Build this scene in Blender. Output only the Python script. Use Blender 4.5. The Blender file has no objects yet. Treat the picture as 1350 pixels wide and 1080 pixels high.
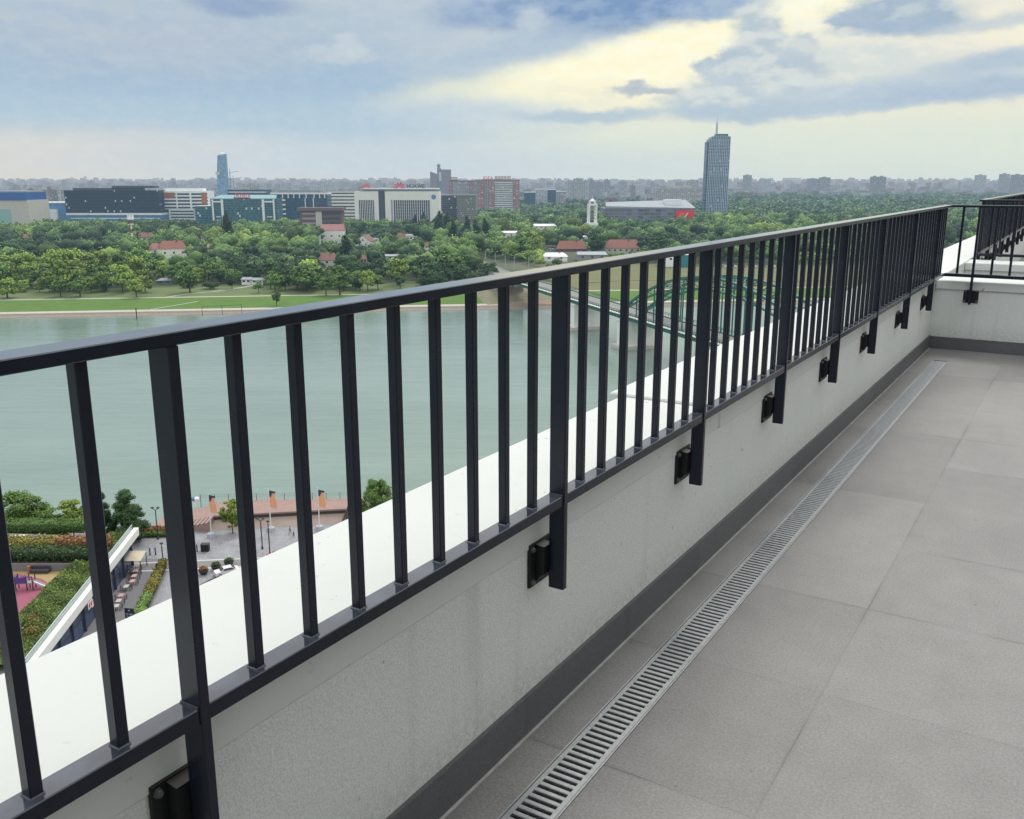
import bpy, math, random
import numpy as np
from mathutils import Vector, Matrix
random.seed(7); rng = np.random.default_rng(11)
sc = bpy.context.scene
COL = sc.collection
PI = math.pi
# ------------------------------------------------------------------ camera
FOC = 1220.0; CX, CY = 675.0, 540.0
PITCH = math.atan(302 / FOC); YAW = math.atan(779 / math.hypot(FOC, 302)); EYE = 1.365
fwd = np.array([-math.sin(YAW) * math.cos(PITCH), math.cos(YAW) * math.cos(PITCH), -math.sin(PITCH)])
rgt = np.array([math.cos(YAW), math.sin(YAW), 0.0]); upv = np.cross(rgt, fwd)
cam_d = bpy.data.cameras.new('camera'); cam = bpy.data.objects.new('camera', cam_d); COL.objects.link(cam)
cam_d.sensor_width = 36.0; cam_d.lens = FOC / 1350 * 36; cam_d.clip_start = 0.05; cam_d.clip_end = 60000
cam.location = (0, 0, EYE); cam.rotation_euler = (PI / 2 - PITCH, 0, YAW)
sc.camera = cam
HD = np.array([-math.sin(YAW), math.cos(YAW)]); RT = np.array([math.cos(YAW), math.sin(YAW)])

def W(u, v, z=0.0):
    """valley frame (u along the river, v away from the building) to world"""
    p = RT * u + HD * v
    return (p[0], p[1], z)
def _ray(px, py):
    return fwd * FOC + rgt * (px - CX) - upv * (py - CY)
def uv_at(px, py, z):
    """ground point (u, v) of a measured bearing at height z"""
    d = _ray(px, py); t = (z - EYE) / d[2]; p = t * d
    return float(p[:2] @ RT), float(p[:2] @ HD)
def uz_at(px, py, v):
    """(u, z) on the upright plane v = const"""
    d = _ray(px, py); t = v / float(d[:2] @ HD); p = t * d
    return float(p[:2] @ RT), float(p[2] + EYE)
def lin(r, g, b):
    f = lambda c: (c / 255 / 12.92) if c / 255 <= 0.04045 else ((c / 255 + 0.055) / 1.055) ** 2.4
    return (f(r), f(g), f(b))

# ------------------------------------------------------------------ node helpers
class NT:
    def __init__(s, tree): s.t = tree
    def new(s, kind, **kw):
        n = s.t.nodes.new(kind)
        for k, v in kw.items(): setattr(n, k, v)
        return n
    def put(s, sock, v):
        if isinstance(v, bpy.types.NodeSocket): s.t.links.new(v, sock)
        elif v is not None:
            if isinstance(v, (tuple, list)) and len(v) == 3 and sock.type == 'RGBA': v = (*v, 1)
            sock.default_value = v
    def m(s, op, a, b=None, c=None, clamp=False):
        n = s.new('ShaderNodeMath', operation=op, use_clamp=clamp)
        s.put(n.inputs[0], a)
        if b is not None: s.put(n.inputs[1], b)
        if c is not None: s.put(n.inputs[2], c)
        return n.outputs[0]
    def ss(s, x, a, b, lo=0.0, hi=1.0):
        n = s.new('ShaderNodeMapRange', interpolation_type='SMOOTHSTEP')
        s.put(n.inputs[0], x); n.inputs[1].default_value = a; n.inputs[2].default_value = b
        n.inputs[3].default_value = lo; n.inputs[4].default_value = hi
        return n.outputs[0]
    def mix(s, f, a, b, blend='MIX'):
        n = s.new('ShaderNodeMix', data_type='RGBA', blend_type=blend)
        s.put(n.inputs[0], f); s.put(n.inputs[6], a); s.put(n.inputs[7], b)
        return n.outputs[2]
    def noise(s, vec, scale, detail=4.0, rough=0.55, dist=0.0):
        n = s.new('ShaderNodeTexNoise')
        if vec is not None: s.put(n.inputs['Vector'], vec)
        n.inputs['Scale'].default_value = scale; n.inputs['Detail'].default_value = detail
        n.inputs['Roughness'].default_value = rough; n.inputs['Distortion'].default_value = dist
        return n.outputs[0]
    def xyz(s, vec):
        n = s.new('ShaderNodeSeparateXYZ'); s.put(n.inputs[0], vec); return n.outputs
    def comb(s, x, y, z):
        n = s.new('ShaderNodeCombineXYZ')
        for i, v in enumerate((x, y, z)): s.put(n.inputs[i], v)
        return n.outputs[0]

HAZE = bpy.data.node_groups.new('painted_valley_haze', 'ShaderNodeTree')  # painted haze: surfaces fade into a glowing colour with distance from the terrace
HAZE.interface.new_socket('Shader', in_out='INPUT', socket_type='NodeSocketShader')
HAZE.interface.new_socket('Shader', in_out='OUTPUT', socket_type='NodeSocketShader')
def _haze():
    g = NT(HAZE)
    gi = g.new('NodeGroupInput'); go = g.new('NodeGroupOutput'); geo = g.new('ShaderNodeNewGeometry')
    ln = g.new('ShaderNodeVectorMath', operation='LENGTH'); g.put(ln.inputs[0], geo.outputs['Position'])
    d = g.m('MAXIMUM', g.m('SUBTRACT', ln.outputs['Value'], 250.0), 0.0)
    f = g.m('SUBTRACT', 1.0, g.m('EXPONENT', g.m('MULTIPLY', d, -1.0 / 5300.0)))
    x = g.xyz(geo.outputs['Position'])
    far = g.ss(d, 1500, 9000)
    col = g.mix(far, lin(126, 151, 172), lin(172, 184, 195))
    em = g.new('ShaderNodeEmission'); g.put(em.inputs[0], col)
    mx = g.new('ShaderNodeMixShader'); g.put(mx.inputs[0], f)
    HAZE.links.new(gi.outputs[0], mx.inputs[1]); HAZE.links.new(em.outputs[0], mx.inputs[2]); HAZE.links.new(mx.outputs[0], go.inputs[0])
_haze()

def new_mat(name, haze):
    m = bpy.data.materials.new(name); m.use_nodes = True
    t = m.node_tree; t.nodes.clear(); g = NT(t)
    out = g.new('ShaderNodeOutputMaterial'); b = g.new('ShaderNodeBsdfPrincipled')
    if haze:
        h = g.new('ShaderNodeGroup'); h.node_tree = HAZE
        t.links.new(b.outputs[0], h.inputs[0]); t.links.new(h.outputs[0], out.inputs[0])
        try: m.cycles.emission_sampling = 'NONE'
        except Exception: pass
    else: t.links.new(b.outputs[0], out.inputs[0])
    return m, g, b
def mat(name, rgb, rough=0.8, metal=0.0, var=0.12, scale=1.0, haze=False, bump=0.0, bscale=None, spec=0.5):
    m, g, b = new_mat(name, haze)
    co = g.new('ShaderNodeTexCoord').outputs['Object']
    n = g.noise(co, scale, 6, 0.6)
    f = g.m('MULTIPLY_ADD', g.m('SUBTRACT', n, 0.5), 2 * var, 1.0)
    c = g.mix(1.0, rgb, g.comb(f, f, f), 'MULTIPLY')
    g.put(b.inputs['Base Color'], c)
    g.put(b.inputs['Roughness'], g.m('MULTIPLY_ADD', n, 0.12, rough - 0.06, clamp=True))
    b.inputs['Metallic'].default_value = metal; b.inputs['Specular IOR Level'].default_value = spec
    if bump:
        bn = g.new('ShaderNodeBump'); bn.inputs['Strength'].default_value = bump; bn.inputs['Distance'].default_value = 0.004
        g.put(bn.inputs['Height'], g.noise(co, bscale or scale * 8, 5, 0.6)); g.put(b.inputs['Normal'], bn.outputs[0])
    return m
def facade(name, wall, glass, fh=3.2, bw=3.5, fz=(0.3, 0.8), fx=(0.15, 0.85), lit=0.0, rough=0.25, col2=None, stripe=0):
    """wall with rows of openings, real-size storeys (local x/y/z in metres)"""
    m, g, b = new_mat(name, True)
    co = g.new('ShaderNodeTexCoord').outputs['Object']; x, y, z = g.xyz(co)
    h = g.m('ADD', x, y)
    a = g.m('FRACT', g.m('DIVIDE', z, fh)); c = g.m('FRACT', g.m('DIVIDE', h, bw))
    inz = g.m('MULTIPLY', g.m('GREATER_THAN', a, fz[0]), g.m('LESS_THAN', a, fz[1]))
    inx = g.m('MULTIPLY', g.m('GREATER_THAN', c, fx[0]), g.m('LESS_THAN', c, fx[1]))
    w = g.m('MULTIPLY', inz, inx)
    cell = g.comb(g.m('FLOOR', g.m('DIVIDE', h, bw)), g.m('FLOOR', g.m('DIVIDE', z, fh)), 0.0)
    wn = g.new('ShaderNodeTexWhiteNoise', noise_dimensions='3D'); g.put(wn.inputs[0], cell)
    gv = g.m('MULTIPLY_ADD', wn.outputs[0], 0.9, 0.55)
    gc = g.mix(1.0, glass, g.comb(gv, gv, gv), 'MULTIPLY')
    if lit: gc = g.mix(g.m('GREATER_THAN', wn.outputs[0], 1 - lit), gc, (0.75, 0.78, 0.75))
    n = g.noise(co, 0.15, 4)
    nv = g.m('MULTIPLY_ADD', n, 0.5, 0.75)
    wc = g.mix(1.0, wall, g.comb(nv, nv, nv), 'MULTIPLY')
    if col2:
        s = g.m('GREATER_THAN', g.m('FRACT', g.m('DIVIDE', h, stripe)), 0.5)
        wc = g.mix(s, wc, col2)
    g.put(b.inputs['Base Color'], g.mix(w, wc, gc))
    g.put(b.inputs['Roughness'], g.m('MULTIPLY_ADD', w, rough - 0.85, 0.85))
    return m

# ------------------------------------------------------------------ mesh helpers
class MB:
    def __init__(s): s.v = []; s.f = []; s.mi = []; s.cur = 0
    def add(s, vs, fs):
        o = len(s.v); s.v += [tuple(map(float, p)) for p in vs]
        for f in fs: s.f.append([i + o for i in f]); s.mi.append(s.cur)
        return s
    def box(s, x0, x1, y0, y1, z0, z1):
        vs = [(x, y, z) for z in (z0, z1) for y in (y0, y1) for x in (x0, x1)]
        return s.add(vs, [(0, 2, 3, 1), (4, 5, 7, 6), (0, 1, 5, 4), (2, 6, 7, 3), (0, 4, 6, 2), (1, 3, 7, 5)])
    def bbox(s, x0, x1, y0, y1, z0, z1, b):
        """box with chamfered vertical and horizontal edges"""
        vs = []
        for z, i in ((z0, b), (z0 + b, 0), (z1 - b, 0), (z1, b)):
            a, c, d, e = x0 + i, x1 - i, y0 + i, y1 - i
            vs += [(a + b, d, z), (c - b, d, z), (c, d + b, z), (c, e - b, z), (c - b, e, z), (a + b, e, z), (a, e - b, z), (a, d + b, z)]
        fs = [tuple(range(7, -1, -1)), tuple(range(24, 32))]
        for r in range(3):
            for k in range(8): fs.append((r * 8 + k, r * 8 + (k + 1) % 8, (r + 1) * 8 + (k + 1) % 8, (r + 1) * 8 + k))
        return s.add(vs, fs)
    def prism(s, pts, z0, z1):
        n = len(pts); z0s = z0 if isinstance(z0, (list, tuple)) else [z0] * n; z1s = z1 if isinstance(z1, (list, tuple)) else [z1] * n
        vs = [(p[0], p[1], z) for p, z in zip(pts, z0s)] + [(p[0], p[1], z) for p, z in zip(pts, z1s)]
        return s.add(vs, [tuple(range(n - 1, -1, -1)), tuple(range(n, 2 * n))] + [(i, (i + 1) % n, n + (i + 1) % n, n + i) for i in range(n)])
    def tube(s, path, r, n=8, cap=True):
        path = [Vector(p) for p in path]; rs = r if isinstance(r, (list, tuple)) else [r] * len(path)
        rings = []
        for i, p in enumerate(path):
            d = (path[min(i + 1, len(path) - 1)] - path[max(i - 1, 0)]).normalized()
            a = Vector((0, 0, 1)) if abs(d.z) < 0.9 else Vector((1, 0, 0))
            e1 = d.cross(a).normalized(); e2 = d.cross(e1)
            rings.append([p + rs[i] * (math.cos(2 * PI * k / n) * e1 + math.sin(2 * PI * k / n) * e2) for k in range(n)])
        vs = [q for R in rings for q in R]; fs = []
        for i in range(len(path) - 1):
            for k in range(n): fs.append((i * n + k, (i + 1) * n + k, (i + 1) * n + (k + 1) % n, i * n + (k + 1) % n))
        if cap: fs += [tuple(range(n)), tuple(range(len(vs) - 1, len(vs) - n - 1, -1))]
        return s.add(vs, fs)
    def bar(s, p, q, w, h):
        """square bar from p to q"""
        p, q = Vector(p), Vector(q); d = (q - p).normalized()
        a = Vector((0, 0, 1)) if abs(d.z) < 0.95 else Vector((1, 0, 0))
        e1 = d.cross(a).normalized(); e2 = e1.cross(d)
        vs = [c + e1 * sx * w / 2 + e2 * sz * h / 2 for c in (p, q) for sx, sz in ((-1, -1), (1, -1), (1, 1), (-1, 1))]
        return s.add(vs, [(0, 1, 2, 3), (7, 6, 5, 4), (0, 4, 5, 1), (1, 5, 6, 2), (2, 6, 7, 3), (3, 7, 4, 0)])
    def lathe(s, prof, c=(0, 0, 0), n=16):
        vs = [(c[0] + r * math.cos(2 * PI * k / n), c[1] + r * math.sin(2 * PI * k / n), c[2] + z) for r, z in prof for k in range(n)]
        fs = [(i * n + k, i * n + (k + 1) % n, (i + 1) * n + (k + 1) % n, (i + 1) * n + k) for i in range(len(prof) - 1) for k in range(n)]
        fs += [tuple(range(n - 1, -1, -1)), tuple(range(len(vs) - n, len(vs)))]
        return s.add(vs, fs)
    def quad(s, a, b, c, d): return s.add([a, b, c, d], [(0, 1, 2, 3)])
    def build(s, name, mats, parent=None, smooth=False):
        me = bpy.data.meshes.new(name); me.from_pydata(s.v, [], s.f)
        for m_ in (mats if isinstance(mats, (list, tuple)) else [mats]): me.materials.append(m_)
        if max(s.mi, default=0): me.polygons.foreach_set('material_index', s.mi)
        if smooth: me.polygons.foreach_set('use_smooth', [True] * len(me.polygons))
        me.update()
        return link(name, me, parent)
def link(name, data, parent=None):
    o = bpy.data.objects.new(name, data); COL.objects.link(o)
    if parent: o.parent = parent
    return o
def tag(o, label=None, cat=None, group=None, kind=None):
    for k, v in (('label', label), ('category', cat), ('group', group), ('kind', kind)):
        if v: o[k] = v
    return o
def thing(name, label, cat, loc=(0, 0, 0), rz=0.0, group=None):
    o = bpy.data.objects.new(name, None); COL.objects.link(o); o.empty_display_size = 0.3
    o.location = loc; o.rotation_euler = (0, 0, rz); return tag(o, label, cat, group)
def dup(o, loc=None, rz=None, label=None, group=None, parent=None, scale=None):
    c = o.copy(); COL.objects.link(c)
    if parent is not None: c.parent = parent
    if loc is not None: c.location = loc
    if rz is not None: c.rotation_euler = (0, 0, rz)
    if scale is not None: c.scale = scale
    if label: c['label'] = label
    if group: c['group'] = group
    for ch in list(o.children): dup(ch, parent=c)
    return c
def structure(o): o['kind'] = 'structure'; return o

# ================================================================== MATERIALS
def m_paint():
    m, g, b = new_mat('anthracite_paint', False)
    geo = g.new('ShaderNodeNewGeometry'); pw = geo.outputs['Position']; nz = g.xyz(geo.outputs['Normal'])[2]
    n = g.noise(pw, 9, 6, .65); n2 = g.noise(pw, 90, 4, .7)
    dust_and_sheen = g.m('MULTIPLY', g.ss(nz, .4, .95), g.m('MULTIPLY_ADD', g.ss(n, .35, .7), .5, .3))  # upward faces: dust, plus bluish lightening painted in for reflected sky
    spots = g.ss(n2, .66, .72, 0, .35)
    c = g.mix(g.ss(n, .3, .7), (0.008, 0.0115, 0.021), (0.0125, 0.0165, 0.028)); c = g.mix(dust_and_sheen, c, (0.085, 0.100, 0.140)); c = g.mix(g.m('MULTIPLY', spots, g.ss(n, .45, .65)), c, (0.05, 0.055, 0.065))
    g.put(b.inputs['Base Color'], c); g.put(b.inputs['Roughness'], g.m('MULTIPLY', g.m('MULTIPLY_ADD', n, .16, .18), g.ss(nz, .4, .95, 1.0, .3))); g.put(b.inputs['Specular IOR Level'], g.ss(nz, .4, .95, .32, .95))
    return m
paint = m_paint()
paint_top = paint
weld = mat('weld_bead', (0.16, 0.17, 0.19), 0.45, metal=0.6, var=0.4, scale=150)
bracket_m = mat('bracket_black', (0.0045, 0.005, 0.0065), 0.55, var=0.3, scale=30)
zinc = mat('zinc_bolt', (0.20, 0.21, 0.21), 0.45, metal=0.8, var=0.3, scale=200)
def m_stucco():
    m, g, b = new_mat('rough_stucco', False)
    co = g.new('ShaderNodeTexCoord').outputs['Object']
    n1 = g.noise(co, 1.3, 5, 0.6); n2 = g.noise(co, 190, 4, 0.75); n3 = g.noise(co, 55, 3, 0.6)
    x, y, z = g.xyz(co)
    streak = g.noise(g.comb(g.m('MULTIPLY', x, 9), g.m('MULTIPLY', y, 9), g.m('MULTIPLY', z, 0.6)), 1.0, 4)
    k = g.m('ADD', g.m('MULTIPLY', g.ss(n2, 0.36, 0.64), 0.55), g.m('MULTIPLY', n1, 0.45))
    c = g.mix(k, (0.57, 0.60, 0.575), (0.86, 0.885, 0.85))
    c = g.mix(g.ss(streak, 0.55, 0.8, 0, 0.28), c, (0.30, 0.32, 0.29))
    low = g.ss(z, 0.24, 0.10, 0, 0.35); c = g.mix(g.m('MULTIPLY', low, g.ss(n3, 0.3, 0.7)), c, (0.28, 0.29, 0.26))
    spot = g.ss(g.noise(co, 34, 2, 0.5), 0.72, 0.78, 0, 0.5); c = g.mix(spot, c, (0.2, 0.21, 0.19))
    g.put(b.inputs['Base Color'], c); b.inputs['Roughness'].default_value = 0.92
    bn = g.new('ShaderNodeBump'); bn.inputs['Strength'].default_value = 0.55; bn.inputs['Distance'].default_value = 0.004
    g.put(bn.inputs['Height'], g.m('ADD', n2, g.m('MULTIPLY', n3, 0.4))); g.put(b.inputs['Normal'], bn.outputs[0])
    return m
stucco = m_stucco()
def m_coping():
    m, g, b = new_mat('white_coping', False)
    co = g.new('ShaderNodeTexCoord').outputs['Object']
    n = g.noise(co, 2.2, 6, 0.65); n2 = g.noise(co, 22, 5, 0.7)
    c = g.mix(g.ss(n, 0.45, 0.75, 0, 0.5), (0.645, 0.672, 0.645), (0.56, 0.585, 0.55))
    c = g.mix(g.ss(n2, 0.62, 0.72, 0, 0.5), c, (0.42, 0.42, 0.36))
    c = g.mix(g.ss(g.noise(co, 26, 2, .4), 0.74, 0.77, 0, 0.7), c, (0.25, 0.25, 0.2))
    g.put(b.inputs['Base Color'], c); b.inputs['Roughness'].default_value = 0.7
    bn = g.new('ShaderNodeBump'); bn.inputs['Strength'].default_value = 0.15; bn.inputs['Distance'].default_value = 0.003
    g.put(bn.inputs['Height'], g.noise(co, 60, 5, 0.6)); g.put(b.inputs['Normal'], bn.outputs[0])
    return m
coping_m = m_coping()
TX0, TY0, TP = -0.478, 2.383, 0.6035
def m_tiles(name, c1, c2, gx=True, vary=True):
    m, g, b = new_mat(name, False)
    co = g.new('ShaderNodeTexCoord').outputs['Object']; x, y, z = g.xyz(co)
    wob = g.m('MULTIPLY', g.m('SUBTRACT', g.noise(co, 3.0, 2), 0.5), 0.004)
    tx = g.m('DIVIDE', g.m('SUBTRACT', g.m('ADD', x, wob), TX0), TP); ty = g.m('DIVIDE', g.m('SUBTRACT', g.m('ADD', y, wob), TY0), TP)
    def dist(t):
        f = g.m('FRACT', t); return g.m('MULTIPLY', g.m('MINIMUM', f, g.m('SUBTRACT', 1.0, f)), TP)
    dx, dy = dist(tx), dist(ty)
    d = g.m('MINIMUM', dx, dy) if gx else dy
    cell = g.comb(g.m('FLOOR', tx), g.m('FLOOR', ty), 0.0)
    wn = g.new('ShaderNodeTexWhiteNoise', noise_dimensions='3D'); g.put(wn.inputs[0], cell)
    grain = g.noise(co, 150, 5, 0.8); blot = g.noise(co, 1.1, 5, 0.6); mid = g.noise(co, 9, 5, 0.6)
    k = g.m('ADD', g.m('MULTIPLY', g.ss(grain, 0.38, 0.62), 0.62), g.m('ADD', g.m('MULTIPLY', g.m('SUBTRACT', blot, 0.5), 1.1), g.m('MULTIPLY', g.m('SUBTRACT', mid, 0.5), 0.5)))
    k = g.m('ADD', k, g.m('MULTIPLY_ADD', wn.outputs[0], 0.34, 0.0), clamp=True)
    c = g.mix(k, c1, c2)
    stain = g.ss(g.noise(co, 2.7, 6, 0.7, 0.6), 0.58, 0.76, 0, 0.24); c = g.mix(stain, c, tuple(v * 0.62 for v in c1))
    # grout: thin, darker where dirt has gathered, paler elsewhere
    dirt = g.ss(g.noise(co, 1.3, 3), 0.46, 0.62)
    line = g.ss(d, 0.0026, 0.0009)
    halo = g.m('MULTIPLY', g.ss(d, 0.02, 0.0), g.m('MULTIPLY', dirt, 0.22))
    c = g.mix(halo, c, tuple(v * 0.6 for v in c1))
    gc = g.mix(dirt, tuple(v * 0.62 for v in c2), (0.085, 0.082, 0.08))
    c = g.mix(g.m('MULTIPLY', line, g.m('MULTIPLY_ADD', dirt, 0.4, 0.32)), c, gc)
    sp = g.ss(g.noise(co, 46, 1, 0.4), 0.80, 0.83, 0, 0.8); c = g.mix(sp, c, (0.04, 0.038, 0.035))
    g.put(b.inputs['Base Color'], c)
    g.put(b.inputs['Roughness'], g.m('MULTIPLY_ADD', blot, 0.3, 0.34))
    b.inputs['Specular IOR Level'].default_value = 0.4
    bn = g.new('ShaderNodeBump'); bn.inputs['Strength'].default_value = 0.3; bn.inputs['Distance'].default_value = 0.002
    g.put(bn.inputs['Height'], g.m('SUBTRACT', g.m('MULTIPLY', grain, 0.5), g.m('MULTIPLY', line, 1.0))); g.put(b.inputs['Normal'], bn.outputs[0])
    return m
tiles = m_tiles('grey_stoneware_tiles', (0.150, 0.147, 0.145), (0.290, 0.284, 0.279))
skirt_m = m_tiles('dark_stoneware_skirting', (0.086, 0.089, 0.093), (0.145, 0.148, 0.152), gx=False)
galv = mat('galvanised_steel', (0.40, 0.42, 0.435), 0.42, metal=0.85, var=0.35, scale=60, bump=0.05)
black = mat('drain_dark', (0.006, 0.006, 0.007), 0.9)
grout_m = mat('mortar_joint', (0.34, 0.33, 0.32), 0.9, var=0.4, scale=30)

# ================================================================== TERRACE
WX = -1.073; YF = 8.38
# floor sheets around the drain channel
def floor():
    mb = MB(); z = 0.0
    for x0, x1, y0, y1 in ((WX, -0.957, -1.6, YF), (-0.842, 5.62, -1.6, YF), (-0.957, -0.842, 7.80, YF)):
        mb.quad((x0, y0, z), (x1, y0, z), (x1, y1, z), (x0, y1, z))
    return structure(mb.build('terrace_floor', tiles))
floor()
# parapet: a long front wall with a wide white coping, then the two cross walls
par = thing('parapet_wall', 'long rough white parapet with a wide white coping and dark tile skirting', 'wall', (0, 0, 0))
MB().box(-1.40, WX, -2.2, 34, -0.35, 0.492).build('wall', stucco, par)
mb = MB().bbox(-1.462, WX + 0.004, -2.2, 3.14, 0.490, 0.566, 0.006)
mb.build('coping', coping_m, par)
mb = MB().bbox(-1.512, WX + 0.005, 3.15, 34, 0.491, 0.574, 0.006)
mb.build('coping', coping_m, par)
MB().box(WX - 0.002, WX + 0.011, -1.6, YF - 0.012, 0.0, 0.108).build('skirting', skirt_m, par)
mb = MB(); mb.prism([(WX + 0.011, -1.6), (WX + 0.018, -1.6), (WX + 0.018, YF - 0.02), (WX + 0.011, YF - 0.02)], 0.0005, [0.003, 0.0012, 0.0012, 0.003])
mb.build('mortar_joint', grout_m, par)
cw = thing('cross_wall', 'white cross wall closing the far end of the terrace, with a coping and grey skirting', 'wall', (0, 0, 0))
MB().box(WX - 0.02, 5.6, YF, YF + 0.40, -0.35, 0.494).build('wall', stucco, cw)
MB().bbox(WX + 0.007, 5.6, YF - 0.018, YF + 0.43, 0.495, 0.568, 0.006).build('coping', coping_m, cw)
MB().box(WX + 0.011, 5.6, YF - 0.012, YF + 0.002, 0.0, 0.100).build('skirting', skirt_m, cw)
cw2 = thing('cross_wall', 'white cross wall of the neighbouring terrace, behind the first cross wall', 'wall', (0, 0, 0))
MB().box(WX - 0.02, 5.6, 10.35, 10.75, -0.35, 0.494).build('wall', stucco, cw2)
MB().bbox(WX + 0.007, 5.6, 10.32, 10.79, 0.495, 0.568, 0.006).build('coping', coping_m, cw2)
mb = MB(); mb.quad((WX, YF + 0.40, -0.02), (2.6, YF + 0.40, -0.02), (5.6, 10.35, -0.02), (WX, 10.35, -0.02))
mb.quad((WX, 10.75, 0), (5.6, 10.75, 0), (5.6, 34, 0), (WX, 34, 0)); structure(mb.build('neighbour_floor', tiles))
# body of the tower the terrace crowns
conc = mat('tower_render', (0.5, 0.5, 0.48), 0.85, scale=0.4)
structure(MB().box(-1.38, 20, -14, 34, -72, -0.36).build('tower_wall', conc))

# unseen storey behind the terrace, added to block sky and bounce light
pent = thing('unseen_penthouse', 'unseen roof storey with dark framed glass doors, added behind the terrace to shape its light', 'building', (0, 0, 0))
dark_r = mat('penthouse_render', (0.74, 0.74, 0.71), 0.8, scale=2)
glass_d = mat('dark_glass', (0.02, 0.025, 0.03), 0.08, var=0.02)
mb = MB(); mb.box(5.6, 11, -6, 34, -0.3, 2.9); mb.build('wall', dark_r, pent)
MB().box(5.3, 11.2, -6.2, 34.2, 2.9, 3.12).build('roof', dark_r, pent); MB().box(.2, 5.28, -6.2, .3, 2.9, 3.1).build('added_shade_eave', dark_r, pent)  # overhang on the terrace side is unseen, added to shade near wall and floor
for k in range(6):
    f = MB().box(5.53, 5.598, -1.4 + k * 1.7, 0.0 + k * 1.7, 0.02, 2.6).build('door', paint, pent)
    MB().box(5.50, 5.528, -1.32 + k * 1.7, -0.08 + k * 1.7, 0.1, 2.52).build('pane', glass_d, f)

# ---- drain: channel, frame, one-metre grates
dr = thing('channel_drain', 'galvanised slotted channel drain running along the foot of the parapet', 'drain', (0, 0, 0))
X0, X1 = -0.956, -0.843; DY0, DY1 = -1.6, 7.80
mb = MB(); mb.box(X0 - 0.0005, X1 + 0.0005, DY0, DY1, -0.09, -0.08)
mb.box(X0 - 0.0005, X0 + 0.002, DY0, DY1, -0.08, -0.012); mb.box(X1 - 0.002, X1 + 0.0005, DY0, DY1, -0.08, -0.012); mb.build('channel', black, dr)
mb = MB(); mb.box(X0, X0 + 0.0045, DY0, DY1, -0.0115, 0.0015); mb.box(X1 - 0.0045, X1, DY0, DY1, -0.0115, 0.0015); mb.box(X0 + 0.0046, X1 - 0.0046, DY1 - 0.004, DY1, -0.0115, 0.0015)
mb.build('frame', galv, dr)
gx0, gx1 = X0 + 0.0062, X1 - 0.0062; pitch = 0.0241
def grate_mesh(n):
    mb = MB(); L = n * pitch
    for a, b_ in ((gx0, gx0 + 0.012), (gx1 - 0.012, gx1)): mb.box(a, b_, 0.0008, L - 0.0008, -0.018, 0.0005)
    for k in range(n):
        y = (k + 0.5) * pitch
        a, c = gx0 + 0.0121, gx1 - 0.0121
        # rib with rolled-down lips either side of the slot
        mb.add([(a, y - 0.0068, -0.008), (a, y - 0.0064, -0.0015), (a, y - 0.005, 0.0), (a, y + 0.005, 0.0), (a, y + 0.0064, -0.0015), (a, y + 0.0068, -0.008)] +
               [(c, y - 0.0068, -0.008), (c, y - 0.0064, -0.0015), (c, y - 0.005, 0.0), (c, y + 0.005, 0.0), (c, y + 0.0064, -0.0015), (c, y + 0.0068, -0.008)],
               [(i, i + 1, i + 7, i + 6) for i in range(5)])
        for q in (0.33, 0.67):   # tie bars below the ribs
            xx = a + (c - a) * q; mb.box(xx - 0.0012, xx + 0.0012, y - 0.0105, y + 0.0135, -0.0155, -0.010)
    me = mb.build('grate', galv, dr); return me
ng = 41; first = grate_mesh(ng); first.location.y = DY0
y = DY0 + ng * pitch
while y + ng * pitch < DY1:
    g_ = first.copy(); COL.objects.link(g_); g_.location = (0, y, 0); g_.rotation_euler = (0, 0, 0); y += ng * pitch
nl = int((DY1 - 0.006 - y) / pitch)
if nl > 0: grate_mesh(nl).location.y = y

# ---- railings
ZB0, ZB1, ZT0, ZT1 = 0.606, 0.632, 1.157, 1.175
RXF = -1.0
def bolt_mb(c, ax):
    mb = MB(); n = 6; r = 0.0058
    for (r_, h0, h1) in ((0.0085, 0.0, 0.0015), (r, 0.0015, 0.007)):
        ring = lambda h: [(c[0] + h, c[1] + r_ * math.cos(k * PI / 3), c[2] + r_ * math.sin(k * PI / 3)) for k in range(n)]
        vs = ring(h0) + ring(h1); fs = [(k, (k + 1) % n, n + (k + 1) % n, n + k) for k in range(n)] + [tuple(range(n, 2 * n))]
        mb.add(vs, fs)
    return mb
# local frame: x away from the wall (0 at the wall face), y along the run
def proto_post(root):
    mb = MB().bbox(0.033, 0.075, -0.0088, 0.0088, 0.388, ZT0 - 0.0005, 0.0016)
    return mb.build('post', paint, root)
def proto_baluster(root):
    o = MB().bbox(0.041, 0.060, -0.0088, 0.0088, ZB1 + 0.0003, ZT0 - 0.0005, 0.0014).build('baluster', paint, root)
    w = MB()
    w.add([(0.0398, -0.0104, ZB1 + 0.0004), (0.0612, -0.0099, ZB1 + 0.0004), (0.0614, 0.0097, ZB1 + 0.0004), (0.0395, 0.0094, ZB1 + 0.0004),
           (0.041, -0.0089, ZB1 + 0.0030), (0.0602, -0.0089, ZB1 + 0.0030), (0.0602, 0.0089, ZB1 + 0.0030), (0.041, 0.0089, ZB1 + 0.0030)],
          [(0, 1, 5, 4), (1, 2, 6, 5), (2, 3, 7, 6), (3, 0, 4, 7)])
    return o, w
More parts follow.
